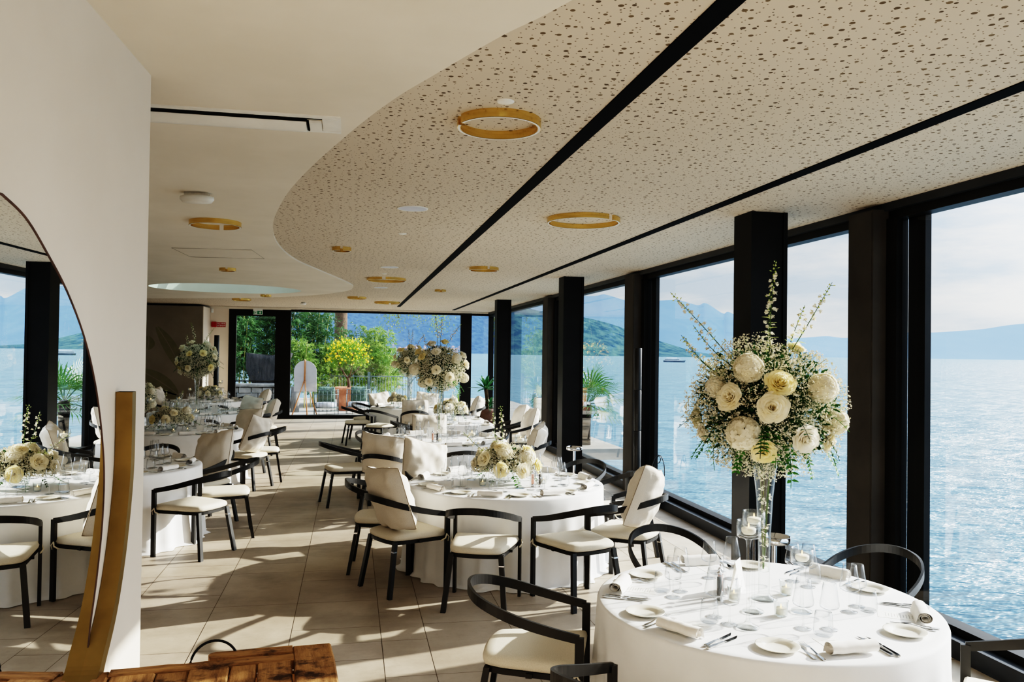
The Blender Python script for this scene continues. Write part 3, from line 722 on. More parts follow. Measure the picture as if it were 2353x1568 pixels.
centre(T3, 0, [(CS_T,'candle_stand','tall glass candle stand left of the vase','candle holder',-.27,-.05,0),(CS_T,'candle_stand','tall glass candle stand right of the vase','candle holder',.11,.06,0),(CS_S,'candle_stand','short glass candle stand far right of the vase','candle holder',.24,.16,0),
  (VOT,'votive_candle','glass votive candle in front of the vase','candle',-.02,-.3,0),(SALT,'salt_mill','clear mill of pink salt','salt mill',-.11,-.24,.1),(PEP,'pepper_mill','clear mill of black pepper','pepper mill',-.05,-.25,.1),(TENT,'table_card','white folded table card left of the vase','card',-.1,.18,.1)])
centre(T5, 0, [(CS_T,'candle_stand','tall glass candle stand left of the vase','candle holder',-.3,-.1,0),(CS_S,'candle_stand','short glass candle stand right of the vase','candle holder',.3,-.1,0),(TENT,'table_card','white folded table card beside the vase','card',-.16,-.3,.1)])
centre(L1, 0, [(CS_S,'candle_stand','short glass candle stand on the right half','candle holder',.25,.1,0),(VOT,'votive_candle','glass votive candle on the right half','candle',.2,-.25,0)])
centre(L2, 0, [(CS_T,'candle_stand','tall glass candle stand left of the low flowers','candle holder',-.42,.1,0),(CS_S,'candle_stand','short glass candle stand right of the low flowers','candle holder',.2,.2,0),(VOT,'votive_candle','glass votive candle in front of the low flowers','candle',.0,-.38,0),(VOT,'votive_candle','glass votive candle right of the low flowers','candle',.16,-.22,0),
  (SALT,'salt_mill','clear mill of pink salt','salt mill',-.6,-.2,.1),(PEP,'pepper_mill','clear mill of black pepper','pepper mill',-.54,-.18,.1),(TENT,'table_card','white folded table card right of the low flowers','card',.3,-.03,.1)])
centre(L3, 0, [(CS_T,'candle_stand','tall glass candle stand right of the vase','candle holder',.3,.1,0),(CS_S,'candle_stand','short glass candle stand left of the vase','candle holder',-.35,0,0),(TENT,'table_card','white folded table card right of the vase','card',.32,-.2,.1),(VOT,'votive_candle','glass votive candle in front of the vase','candle',.05,-.3,0)])
centre(L4, 0, [(CS_T,'candle_stand','tall glass candle stand right of the low flowers','candle holder',.35,-.05,0),(CS_S,'candle_stand','short glass candle stand left of the low flowers','candle holder',-.3,-.1,0)])
centre(T4, 0, [(CS_T,'candle_stand','tall glass candle stand near the front end','candle holder',-.16,-.55,0),(CS_S,'candle_stand','short glass candle stand near the front end','candle holder',-.05,-.72,0)])

# ------------------------------------------------------------------ flowers
def rose_mesh(mat, seed):
    rr = random.Random(seed); mb = MB(); N = 34
    for i in range(N):
        o = (i/(N-1))**.8; a0 = i*2.399+rr.uniform(-.25,.25); hw = 1.15-.55*o; hgt = .046-.004*o+rr.uniform(-.002,.002); nu, nv = 6, 6; vs = []
        for a in range(nu+1):
            u = a/nu*2-1
            for b in range(nv+1):
                v_ = b/nv; c_ = max(0, v_-.7)/.3
                r = .0015+.002*o+(.005+.036*o)*(v_**.55)*(1-.12*(1-o)*v_)+.013*o*c_*c_*(1-.3*abs(u))+.0015*sin(4*u+i)*o
                z = -.014*o+hgt*(v_**(1+.35*o))-.009*abs(u)**2.4*v_-.013*o*c_*c_+.002*sin(6*u+i*2)*c_*o
                ang = a0+u*hw; vs.append((r*cos(ang), r*sin(ang), z-.012))
        mb.add(vs, [(a*(nv+1)+b, (a+1)*(nv+1)+b, (a+1)*(nv+1)+b+1, a*(nv+1)+b+1) for a in range(nu) for b in range(nv)], None, True)
    return mb.mesh('rose', mat)
ROSES = [rose_mesh('rose_white',1), rose_mesh('rose_cream',2), rose_mesh('rose_yellow',3), rose_mesh('rose_cream',4)]
def rand_dir(rr, zmin=-1):
    while True:
        v_ = Vector((rr.gauss(0,1), rr.gauss(0,1), rr.gauss(0,1)))
        if v_.length > 1e-3:
            v_.normalize()
            if v_.z >= zmin: return v_
def basis(n_):
    a = n_.cross(Vector((0,0,1)) if abs(n_.z) < .9 else Vector((1,0,0))).normalized(); return a, n_.cross(a)
def hydr_mesh(seed):
    rr = random.Random(seed); mb = MB(); N = 170
    for i in range(N):
        z = 1-1.75*(i+.5)/N; r = sqrt(max(0,1-z*z)); a = i*2.39996
        n_ = Vector((r*cos(a), r*sin(a), z)); n_ = (n_+rand_dir(rr)*.22).normalized(); p = n_*(.066+rr.uniform(-.006,.006)); x, y = basis(n_); sp = rr.uniform(0,6.28); s_ = rr.uniform(.0165,.0215)
        for k in range(4):
            b = sp+k*pi/2; d = x*cos(b)+y*sin(b); e = x*-sin(b)+y*cos(b)
            tz = rr.uniform(-.003,.006); mb.add([p, p+d*s_*.35-e*s_*.42+n_*.003, p+d*s_*.85-e*s_*.48+n_*(.004+tz*.5), p+d*s_*1.12+n_*tz, p+d*s_*.85+e*s_*.48+n_*(.004+tz*.5), p+d*s_*.35+e*s_*.42+n_*.003, p+d*s_*.6+n_*.001], [(0,1,6,5),(1,2,6),(2,3,6),(3,4,6),(4,5,6)], None, True)
    return mb.mesh('hydrangea', 'hydrangea_petal')
HYD = [hydr_mesh(1), hydr_mesh(2)]
def floret(mb, p, s_, rr):
    n_ = rand_dir(rr); x, y = basis(n_); k = len(mb.v)
    mb.v += [tuple(p+n_*s_*.5)] + [tuple(p+(x*cos(j*1.2566)+y*sin(j*1.2566))*s_) for j in range(5)] + [tuple(p-n_*s_*.6)]
    for j in range(5):
        a, b = k+1+j, k+1+(j+1) % 5; mb.f.append((k,a,b)); mb.f.append((k+6,b,a)); mb.sm += [False, False]
def leaf(mb, p, d, up, L, w, fold=.2):
    d = d.normalized(); x = d.cross(up)
    if x.length < 1e-3: x = d.cross(Vector((1,0,0)))
    x.normalize(); n_ = x.cross(d); k = len(mb.v)
    mb.v += [tuple(p), tuple(p+d*L*.35+x*w+n_*fold*w), tuple(p+d*L*.4), tuple(p+d*L*.35-x*w+n_*fold*w), tuple(p+d*L-n_*.1*L), tuple(p+d*L*.75+x*w*.6), tuple(p+d*L*.75-x*w*.6)]
    mb.f += [(k,k+2,k+1),(k,k+3,k+2),(k+2,k+5,k+1),(k+2,k+3,k+6),(k+2,k+4,k+5),(k+2,k+6,k+4)]; mb.sm += [False]*6
def delphinium(seed, L, bend, nfl=16):
    """curved flower spike along +z, its tip buds small: returns stem and blossom meshes"""
    rr = random.Random(seed); path = [Vector((bend*(u**1.6), .12*bend*sin(u*3), L*u*(1-.10*abs(bend)*u))) for u in [i/10 for i in range(11)]]
    st = MB().tube(path, [.0032-.002*i/10 for i in range(11)], 5); bl = MB(); bu = MB()
    for i in range(nfl):
        u = .42+.58*i/nfl; f = u*10; j = min(9,int(f)); p = path[j].lerp(path[j+1], f-j); a = i*2.4
        d = Vector((cos(a),sin(a),.35)).normalized(); q = p+d*(.022-.016*(u-.42)); st.tube([p,q],.0011,4)
        if u < .84:
            for k in range(6): leaf(bl, q, (d*.6+rand_dir(rr)).normalized(), Vector((0,0,1)), .020*(1.25-u*.7), .0095)
        else: bu.lathe([(.0005,0),(.0042*(1.5-u),.003),(.0046*(1.5-u),.007),(.0005,.013)], 6, Matrix.Translation(q) @ d.to_track_quat('Z','Y').to_matrix().to_4x4())
        if u > .7: bu.lathe([(.0005,0),(.004,.003),(.0045,.006),(.0005,.011)], 6, Matrix.Translation(p-d*.006))
    for i in range(7):
        u = .1+.05*i; f = u*10; j = int(f); p = path[j].lerp(path[j+1], f-j)
        for k in range(3): leaf(bu, p, Vector((cos(i*2.4+k*.5),sin(i*2.4+k*.5),.25)), Vector((0,0,1)), .045, .004)
    return st.mesh('stalk','stem_green'), bl.mesh('blossoms','floret'), bu.mesh('buds','floret_green')
DEL = [delphinium(1,.52,.20), delphinium(2,.50,.05,18), delphinium(3,.46,-.16), delphinium(4,.34,.16,10)]
def sprig_mesh(seed, L=.22, n=9, drop=.3):
    rr = random.Random(seed); mb = MB(); path = [Vector((L*u,0,-drop*L*u*u)) for u in [i/8 for i in range(9)]]
    mb.tube(path, .0016, 4)
    for i in range(n):
        f = (.15+.85*i/n)*8; j = min(7,int(f)); p = path[j].lerp(path[j+1], f-j)
        for s_ in (-1,1): leaf(mb, p, Vector((.5,s_*.8,rr.uniform(-.2,.3))), Vector((0,0,1)), rr.uniform(.028,.04), .009)
    return mb.mesh('leaf_sprig', 'leaf_mid' if seed % 2 else 'leaf_dark')
SPRIG = [sprig_mesh(1), sprig_mesh(2,.2,8,.5), sprig_mesh(3,.16,7,.8)]
def breath(seed, R, n, flat=1.0, zmin=-1.0, fs=1.0):
    """mist of tiny white blossoms on fine stems, and the leaves within"""
    rr = random.Random(seed); fl_ = MB(); st = MB(); lf = MB()
    lob = [(rand_dir(rr), rr.uniform(.86,1.08)) for _ in range(16)]
    for i in range(n):
        d = rand_dir(rr, zmin); k = max(lob, key=lambda q: q[0].dot(d))[1]; r = R*k*(rr.uniform(.3,1) ** .5)
        p = Vector((d.x*r, d.y*r, d.z*r*flat)); s_ = rr.uniform(.0030,.0054)*fs
        for _ in range(2): floret(fl_, p+rand_dir(rr)*rr.uniform(.0,.011), s_, rr)
        if i % 4 == 0: st.tube([p*.35+Vector((0,0,-.06*R)), p*.75+rand_dir(rr)*.01, p], .0007, 3, caps=False)
    for i in range(int(n*.20)):
        d = rand_dir(rr, zmin); r = R*rr.uniform(.25,.86); p = Vector((d.x*r,d.y*r,d.z*r*flat)); leaf(lf, p, (d+rand_dir(rr)*.9), rand_dir(rr), rr.uniform(.03,.055), rr.uniform(.006,.013))
    return fl_.mesh('gypsophila_blossom','floret'), st.mesh('gypsophila_stem','stem_green'), lf.mesh('foliage','leaf_dark')
BALL = breath(5, .385, 10500, .92); BALLM = breath(6, .38, 7600, .92, -1, 1.45); LOW = breath(7, .29, 5200, .62, -.25, 1.3)
def orient(d, spin=0): return (d.to_track_quat('Z','Y') @ Euler((0,0,spin)).to_quaternion()).to_euler()
def bouquet(loc, lab, heads, dels, mist, sprigs, seed, scale=1, flat=.95, R=.345):
    rr = random.Random(seed)
    r = thing('flower_arrangement', lab, 'flowers', loc, 0, 'white flower arrangements'); r.scale = (scale,)*3
    for me, nm in zip(mist, ('gypsophila_blossom','gypsophila_stem','foliage')):
        o = place(me, r, (0,0,0), (0,0,seed*1.3), None, nm); o['kind'] = 'stuff'
    for kind, d, rr_, s_ in heads:
        d = Vector(d).normalized(); p = Vector((d.x,d.y,d.z*flat))*(R*rr_)
        if kind == 'h': place(HYD[rr.randrange(2)], r, p*.95, orient(d, rr.random()*6), s_*.86, 'hydrangea')
        else: place(ROSES['wcyk'.index(kind)], r, p, orient(d+Vector((0,0,.15)), rr.random()*6), s_*1.12, 'rose')
    for k, base, dirv, spin in dels:
        dirv = Vector(dirv).normalized(); o = place(DEL[k][0], r, base, orient(dirv, spin), None, 'delphinium_stem')
        place(DEL[k][1], o, name='blossom_cluster'); place(DEL[k][2], o, name='bud_cluster')
    for k in range(sprigs):
        a = k*2*pi/sprigs+rr.uniform(-.2,.2); el = rr.uniform(-.75,.15); d = Vector((cos(a)*cos(el), sin(a)*cos(el), sin(el)))
        place(SPRIG[k % 3], r, Vector((d.x,d.y,d.z*flat))*R*.72, (0, -el+rr.uniform(-.3,.2), a), rr.uniform(.8,1.15), 'leaf_sprig')
    return r
def vase_mesh(h=.70):
    p = [(.002,.006),(.062,.001),(.066,.004),(.060,.010),(.034,.020),(.027,.035),(.0275,.12),(.031,.32),(.040,.5),(.055,h-.06),(.070,h),(.0685,h),(.053,h-.06),(.037,.5),(.028,.32),(.024,.14),(.002,.13)]
    return MB().lathe(p, 36).mesh('trumpet_vase', 'thick_glass')
VASE = vase_mesh()
def vase_stems(seed):
    rr = random.Random(seed); st = MB(); bl = MB()
    for k in range(5):
        a = rr.uniform(0,6.28); pts = [Vector((.006*cos(a),.006*sin(a),.15)), Vector((.012*cos(a+1),.012*sin(a+1),.35)), Vector((.02*cos(a+1.6),.02*sin(a+1.6),.55)), Vector((.03*cos(a+2),.03*sin(a+2),.74))]
        st.tube(catmull(pts,4), .0022, 5)
    for i in range(46):
        z = rr.uniform(.16,.70); q = .015+.02*max(0,(z-.3)/.4); a = rr.uniform(0,6.28); p = Vector((q*cos(a)*.9,q*sin(a)*.9,z))
        for k in range(4): leaf(bl, p, rand_dir(rr)+Vector((0,0,.3)), Vector((0,0,1)), .016, .008)
    return st.mesh('stalk','stem_green'), bl.mesh('blossoms','floret')
VS = vase_stems(3)
def tall(T, dx, dy, heads, dels, seed, mist=BALLM, sprigs=14, zc=.98):
    c = (T['c'][0]+dx, T['c'][1]+dy, H+.0005); n_ = T['n']
    v_ = place(VASE, None, c, name='trumpet_vase'); tag(v_, 'tall clear trumpet vase holding flowers on the %s' % n_, 'vase', 'tall trumpet vases')
    b = bouquet((c[0],c[1],c[2]+zc), 'tall round white flower arrangement in the trumpet vase on the %s' % n_, heads, dels, mist, sprigs, seed, R=.345 if mist is BALL else .385)
    o = place(VS[0], b, (0,0,-zc), name='stem_bundle'); place(VS[1], o, name='blossom_cluster')
# view-facing axes of the nearest bouquet, as seen from the room's entrance side
def face(dx, dz, k=1):
    # direction on a unit ball: dx to the right, dz up, remainder towards the entrance
    r2 = max(0, 1-dx*dx-dz*dz); rt = Vector((.88,-.48,0)); tw = Vector((-.48,-.88,0)); return rt*dx+Vector((0,0,1))*dz+tw*sqrt(r2)*k
H1 = [('h',face(-.24,.62),1.0,1.1),('h',face(.68,.30,.7),1.0,1.08),('h',face(-.30,-.36),1.0,1.25),('h',face(.93,-.18,.5),1.0,1.0),('h',face(-.66,.30,.8),.96,.8),
      ('c',face(-.46,.17),1.02,1.15),('y',face(.18,.38),1.02,1.2),('c',face(.08,.05),1.06,1.25),('w',face(.50,-.38),1.02,1.2),('y',face(-.01,-.56),1.04,1.05),('k',face(.82,-.45,.8),1.0,.9),('c',face(.26,.55,-.2),1.02,.9),
      ('w',(.3,.9,.2),1,1),('c',(.9,.5,.1),1,1),('h',(-.3,.9,.4),1,1),('h',(.6,.7,-.3),1,1),('c',(-.8,.5,-.2),1,1),('w',(-.9,.1,-.4),1,.9)]
D1 = [(1,(-.12,.066,.20),(-.36,.20,.46),0),(3,(-.15,.08,.13),(-.5,.27,.3),2.6),(1,(.02,.0,.24),(.02,-.02,1),0),(2,(.08,-.02,.20),(.26,-.14,.9),0.5),(3,(.10,.02,.2),(.42,-.2,.75),.4),(3,(-.16,.02,.12),(-.75,.4,.45),2.6),(3,(-.14,-.04,.16),(-.62,.2,.62),3.0),(1,(.03,.08,.1),(.12,.1,1),2)]
tall(T1, .02, .03, H1, D1, 1, BALL, 30, .955)
def rheads(seed, n=13, zmin=-.6):
    rr = random.Random(seed); out = []; used = []
    for i in range(n*6):
        d = rand_dir(rr, zmin)
        if all(d.dot(u) < (.80 if n < 20 else .87) for u in used):
            used.append(d); out.append((rr.choice('hhwcyck'), tuple(d), 1.0, rr.uniform(1.0,1.25)))
        if len(out) >= n: break
    return out
D3 = [(1,(0,0,.22),(.05,0,1),0),(0,(-.05,0,.2),(-.1,.0,1),0),(2,(.05,.03,.2),(.2,.05,1),1),(3,(-.1,0,.2),(-.5,.1,.8),3)]
tall(T3, .0, .0, rheads(11,26), D3, 2)
tall(T5, -.03, .1, rheads(12,24), D3[:3], 3)
tall(L3, -.03, -.05, rheads(13,26), D3[1:], 4)
def bowl(T, dx, dy, seed, heads, dels, scale=1, base=.16):
    c = (T['c'][0]+dx, T['c'][1]+dy, H+.0005)
    b_ = MB().lathe([(.002,.004),(.06,.001),(.065,.004),(.085,.05),(.092,.10),(.090,.10),(.08,.05),(.055,.012),(.002,.012)], 28).mesh('flower_bowl', 'thick_glass')
    tag(place(b_, None, c, name='flower_bowl'), 'low clear glass bowl under the flowers on the %s' % T['n'], 'bowl', 'flower bowls')
    bouquet((c[0],c[1],c[2]+base), 'low dome of white flowers in a bowl on the %s' % T['n'], heads, dels, LOW if scale < 1.3 else BALLM, 8, seed, scale if scale < 1.3 else .88, .62 if scale < 1.3 else .92, .285 if scale < 1.3 else .37)
H2 = [('h',(.62,-.6,.45),.9,1.25),('h',(-.15,-.55,.75),.9,1.1),('c',(-.2,-.5,.95),1.1,1.3),('c',(-.75,-.5,.4),1.0,1.25),('y',(-.3,-.9,-.05),1.0,1.15),('y',(.75,-.45,.85),1.05,1.25),('y',(.95,-.45,.0),1.02,1.2),('k',(.35,-.95,-.1),1.05,1.2),
      ('h',(0,.7,.6),.9,1.1),('w',(-.7,.5,.5),1,1.1),('c',(.6,.7,.3),1,1.1),('h',(-.3,.1,1),.9,1),('w',(-.95,-.1,.1),1,1)]
bowl(T2, .0, .02, 5, H2, [(3,(-.06,-.02,.12),(-.15,0,1),3),(1,(-.02,0,.02),(.02,.02,.75),0),(3,(-.1,-.04,.06),(-.7,-.2,.6),3)], 1.06)
bowl(L2, -.10, -.02, 6, rheads(21,11,.0), [(3,(-.06,0,.1),(-.2,0,1),3),(3,(.04,0,.1),(.3,0,1),0)], 1.0)
bowl(T4, -.12, .05, 7, rheads(22,13,.0), [(3,(.03,0,.1),(.2,0,1),0)], 1.05)
bowl(L4, .1, .1, 8, rheads(23,11,.0), [(3,(-.05,0,.1),(-.2,0,1),3)], 1.0)
bowl(K_, .74, .05, 9, rheads(24,16,-.8), [], 1.5, .36)
bowl(T5, -.35, -.3, 10, rheads(25,9,.0), [], .75)
# ------------------------------------------------------------------ ceiling fittings
def ring_lamp(x, y, R, gap, label):
    zt = ZP if (x < -.9 or (x < -.5 and y < 9)) else ZC
    h = .042; th = .018
    r = thing('ring_lamp', label, 'ceiling lamp', (x, y, zt), 0, 'brass ring lamps on the ceiling')
    g = .19 if R > .15 else .3; n = 56; a0 = rad(gap)+g/2; a1 = rad(gap)+2*pi-g/2; rings = []
    for i in range(n+1):
        a = a0+(a1-a0)*i/n; c_, s_ = cos(a), sin(a)
        rings.append([((R-th)*c_,(R-th)*s_,.002),(R*c_,R*s_,.002),(R*c_,R*s_,-h),((R-th)*c_,(R-th)*s_,-h)])
    MB().loft(rings, None, True, True, False).build('brass_band', 'brass', r)
    rings = [[((R-th+.003)*cos(a),(R-th+.003)*sin(a),-h-.0015),((R-.003)*cos(a),(R-.003)*sin(a),-h-.0015)] for a in [a0+(a1-a0)*i/n for i in range(n+1)]]
    MB().loft(rings, closed=False, smooth=False).build('diffuser', 'white_plastic', r)
for x, y, R, gap, lb in ((.713,3.981,.212,192,'large brass open ring lamp nearest on the perforated ceiling'),(1.956,6.709,.315,-58,'largest brass open ring lamp between the two black tracks'),(-1.227,7.673,.225,84,'brass open ring lamp on the plaster beyond the emergency light'),
    (-.126,9.35,.108,-90,'small brass ring lamp beside the wavy plaster edge'),(-1.752,12.064,.115,-90,'small brass ring lamp between access hatch and skylight'),(.539,13.151,.315,-100,'large brass ring lamp left of the wide black track, far half'),
    (1.783,10.994,.205,-80,'medium brass ring lamp between the tracks before the far columns'),(1.635,15.191,.107,-90,'smallest brass ring lamp between the two black tracks'),(.101,17.924,.205,-80,'medium brass ring lamp near the far wall, left of the tracks'),
    (.826,19.444,.305,75,'large brass open ring lamp where the wide track ends'),(-2.489,19.317,.21,-90,'medium brass ring lamp beyond the skylight, near the taupe wall'),(-1.788,17.684,.11,-90,'small brass ring lamp beside the far rim of the skylight')):
    ring_lamp(x, y, R, gap, lb)
SPK = Proto().add('rim', MB().lathe([(.118,.0),(.128,.0),(.126,-.006),(.116,-.006)], 32).mesh('rim','white_plastic')).add('grille', MB().lathe([(.001,-.004),(.118,-.004)], 32).mesh('grille','board_white'))
for x, y, lb in ((.473,6.611,'white round flush ceiling speaker, nearest one'),(.504,11.339,'white round flush ceiling speaker, middle one'),(.516,15.059,'white round flush ceiling speaker, farthest one')):
    SPK.inst('ceiling_speaker', lb, 'speaker', (x,y,ZC), 0, 'flush ceiling speakers')
DSC = MB().lathe([(.001,-.008),(.030,-.008),(.040,-.004),(.042,0)], 24).mesh('ceiling_sensor','white_plastic')
for x, y, lb in ((.685,3.671,'tiny white ceiling disc just before the nearest ring lamp'),(.482,8.06,'small white ceiling disc behind the nearest flush speaker'),(.471,12.323,'small white ceiling disc between the middle speaker and ring lamp'),(-.05,15.6,'small white ceiling disc beyond the plaster tip')):
    tag(place(DSC, None, (x,y,ZC), name='ceiling_sensor'), lb, 'sensor', 'white ceiling discs')
sm = thing('smoke_detector', 'white dome smoke detector on the ceiling near the far glazing', 'smoke detector', (-1.179,20.457,ZC))
MB().lathe([(.05,0),(.055,-.012),(.05,-.02)], 20, None, True, True).build('base','white_plastic',sm); MB().lathe([(.075,-.02),(.08,-.035),(.06,-.06),(.001,-.065)], 20).build('dome','white_plastic',sm)
em = thing('emergency_light', 'white rounded emergency light hanging under the plaster ceiling', 'emergency light', (-1.136,6.277,ZP), -.1)
MB().box(-.085,.085,-.03,.03,-.022,0).build('bracket','silver',em)
MB().loft([[(cos(2*pi*j/28)*rx*(1 if abs(cos(2*pi*j/28))<.8 else .96), sin(2*pi*j/28)*ry, z) for j in range(28)] for rx, ry, z in ((.10,.055,-.022),(.125,.07,-.03),(.128,.072,-.05),(.11,.06,-.072),(.03,.02,-.078))], None, True, True).build('lamp_body','white_plastic',em)
ac = thing('air_conditioner', 'long white ceiling air conditioner outlet with black slot', 'air conditioner', (0,0,ZP))
MB().box(-2.2,-.07,4.04,4.075,-.008,0).box(-2.2,-.07,4.285,4.315,-.012,0).box(-.16,-.07,4.075,4.285,-.010,0).build('frame','white_plastic',ac)
MB().box(-2.2,-.235,4.075,4.14,-.0075,-.001).box(-.235,-.16,4.075,4.095,-.0075,-.001).box(-.235,-.228,4.13,4.285,-.0165,-.003).build('slot','void_black',ac)
fl2 = MB(); fl2.loft([[(x,4.142,-.008),(x,4.165,-.026),(x,4.21,-.036),(x,4.26,-.030),(x,4.286,-.010)] for x in (-2.2,-.24)], closed=False)
fl2.add([(-.24,4.142,-.008),(-.24,4.165,-.026),(-.24,4.21,-.036),(-.24,4.26,-.030),(-.24,4.286,-.010)], [(0,1,2,3,4)]).box(-.225,-.165,4.13,4.283,-.015,-.002); fl2.build('flap','white_plastic',ac)
h_ = MB()
for a, b in (((-2.04,9.80),(-1.15,9.72)),((-1.15,9.72),(-1.10,10.62)),((-1.10,10.62),(-2.0,10.70)),((-2.0,10.70),(-2.04,9.80))):
    h_.tube([(a[0],a[1],ZP-.0022),(b[0],b[1],ZP-.0022)], .002, 4)
tag(h_.build('access_hatch','taupe_wall'), 'flush square access hatch outline in the plaster ceiling', 'hatch')

# ------------------------------------------------------------------ mirror and its brass arc
mi = thing('wall_mirror', 'large round wall mirror on the cream pillar wall', 'mirror', (wx(2.2)+.001,2.2,1.46), 0)
mi.rotation_euler = (0,0,-TW)
mo = [(2.315, 2.344),(2.453, 2.307),(2.589, 2.233),(2.756, 2.124),(2.91, 1.982),(3.019, 1.826),(3.093, 1.653),(3.129, 1.494),(3.121, 1.324),(3.079, 1.149),(3.025, 0.999),(2.973, 0.855),(2.80,.74),(2.60,.62),(2.35,.55),(2.1,.56),(1.8,.63),(1.5,.82),(1.32,1.1),(1.25,1.45),(1.32,1.8),(1.5,2.08),(1.75,2.26),(2.0,2.33)]
mo = catmull(mo+[mo[0]], 6)[:-1]; mo = [(a-2.2,b-1.46) for a,b in mo]
MB().loft([[(.004,a,b) for a,b in mo]], cap1=True).build('mirror_glass','mirror',mi)
MB().loft([[(x,a*k,b*k) for a,b in mo] for x,k in ((0,1.004),(.006,1.004),(.006,.997),(.004,.997))]).build('rim','dark_pot',mi)
ba = thing('brass_arc', 'curved square brass rail standing on the wall beside the mirror', 'wall ornament', (wx(3)+.002,0,0), 0)
bl_ = catmull([(3.247, 1.782),(3.247, 1.541),(3.223, 1.383),(3.165, 1.189),(3.086, 1.025),(2.99, 0.907),(2.916, 0.837),(2.68,.745),(2.45,.66),(2.15,.62),(1.85,.66)], 6); rings = []
for i, p in enumerate(bl_):
    d = Vector(bl_[min(i+1,len(bl_)-1)])-Vector(bl_[max(i-1,0)]); d.normalize(); n_ = Vector((-d.y,d.x)); x0 = TW*(p[0]-3)
    if n_.dot(Vector((p[0]-2.2,p[1]-1.46))) < 0: n_ = -n_
    q = Vector(p)+n_*.05; rings.append([(x0,p[0],p[1]),(x0,q.x,q.y),(x0+.058,q.x,q.y),(x0+.058,p[0],p[1])])
MB().loft(rings, None, False, True, False).build('rail','brass_dull',ba)
e0 = rings[0]; MB().add([(a,b,c+.0008) for a,b,c in e0], [(0,1,2,3)]).build('hollow_end','void_black',ba)

# ------------------------------------------------------------------ rustic table in front
rt = thing('rustic_table', 'rustic reclaimed timber table in the near left corner', 'table', (-.40,2.66,0), rad(5.2))
zt = .84
fr2 = random.Random(5)
def plank(x0,x1,y0,y1,z0,z1,seed=0):
    mb = MB(); n = 10; rings = []; r_ = random.Random(seed)
    al = x1-x0 > y1-y0
    for i in range(n+1):
        u = i/n; j = r_.uniform(-.0018,.0018); k = r_.uniform(-.002,.001)
        if al: x = x0+(x1-x0)*u; rings.append([(x,y0+j,z0),(x,y0+j,z1-.004+k),(x,y0+.005+j,z1+k),(x,y1-.006+j,z1+k),(x,y1+j,z1-.006+k),(x,y1+j,z0)])
        else: y = y0+(y1-y0)*u; rings.append([(x0+j,y,z0),(x0+j,y,z1-.004+k),(x0+.005+j,y,z1+k),(x1-.006+j,y,z1+k),(x1+j,y,z1-.006+k),(x1+j,y,z0)])
    mb.loft(rings, None, True, True, False); return mb
plank(-.36,.245,.315,.375,zt-.035,zt+.002,1).build('rail_plank','rustic_wood',rt)
plank(.245,.385,-.36,.44,zt-.04,zt+.004,2).build('end_plank','rustic_wood_cross',rt)
plank(-.41,-.36,-.36,.36,zt-.04,zt,3).build('end_plank','rustic_wood_cross',rt)
xs = [-.355,-.21,-.105,.03,.12,.24]
for i in range(5): plank(xs[i]+.002,xs[i+1]-.002,-.36,.312,zt-.03,zt-.002-(i%2)*.003,10+i).build('board','rustic_wood_cross',rt)
# a rounded plank along the far edge with an iron ring behind it
rp = []
for i in range(13):
    a = pi/2+pi*i/12; rp.append((-.02+.03*cos(a), .41+.030*sin(a)))
rp += [(.243,.38),(.243,.44)]
MB().loft([[(a,b,z) for a,b in rp] for z in (zt-.03,zt+.006)], None, True, True, False).build('rounded_plank','rustic_wood',rt)
for a in (-.34,.32):
    for b in (-.3,.3): MB().box(a-.035,a+.035,b-.035,b+.035,0,zt-.035).build('leg','rustic_wood',rt)
MB().box(-.37,.35,.27,.30,zt-.13,zt-.035).box(-.37,.35,-.30,-.27,zt-.13,zt-.035).build('apron','rustic_wood',rt)
rg = MB(); pts = [(-.03+.082*cos(2*pi*i/40), .43+.012*sin(2*pi*i/40), zt-.035+.082*sin(2*pi*i/40)) for i in range(41)]
rg.tube(pts, .0048, 7, caps=False); rg.build('iron_ring','black_steel',rt)

# ------------------------------------------------------------------ stands, speakers, wall devices
def stand(x, y, lb):
    r = thing('ice_bucket_stand', lb, 'stand', (x,y,0), 0, 'chrome bucket stands')
    MB().lathe([(.002,.0),(.15,.0),(.15,.012),(.02,.022),(.018,.03)], 28).build('base','chrome',r)
    MB().lathe([(.018,.02),(.018,.60)], 16).build('pole','chrome',r)
    MB().lathe([(.018,.59),(.10,.60),(.112,.612),(.112,.65),(.106,.65),(.106,.618),(.001,.612)], 32).build('tray','chrome',r)
stand(3.07,10.85,'chrome bucket stand on a pole behind the second window table'); stand(3.02,5.35,'chrome bucket stand between nearest window table and the column')
def pa(x, y, top, pw_, lb, dx=-.02, cable=True):
    r = thing('column_speaker', lb, 'speaker', (x,y,0), 0, 'black column loudspeakers')
    MB().lathe([(.16,.0),(.17,.01),(.17,.40),(.15,.42),(.001,.42)], 28).build('subwoofer','chair_black',r)
    for i, (a, b) in enumerate(((.42,.95),(.955,1.48),(1.485,top))):
        MB().lathe([(pw_*.96,a),(pw_,a+.006),(pw_,b-.006),(pw_*.96,b)], 20, Matrix.Translation((dx,0,0)), True, True).build('speaker_column' if i == 2 else 'column_section','chair_black',r)
    if cable:
        p = [(.12,-.1,.42),(.16,-.16,.62),(.2,-.2,.66),(.215,-.22,.60),(.19,-.2,.56),(.18,-.2,.63),(.22,-.22,.65),(.26,-.24,.5),(.24,-.22,.2),(.1,-.2,.02)]
        MB().tube(catmull(p,5), .006, 6).build('cable','chair_black',r)
pa(3.68,9.95,2.03,.048,'slim black column loudspeaker standing against the lake windows')
pa(-3.43,22.0,2.3,.065,'slim black column loudspeaker beside the taupe wall', 0, False)
ex = thing('exit_sign', 'green and white exit sign with down arrow above the glass door', 'exit sign', (-2.56,23.3,3.055))
MB().box(-.125,.125,-.015,.015,-.028,.03).build('housing','white_plastic',ex)
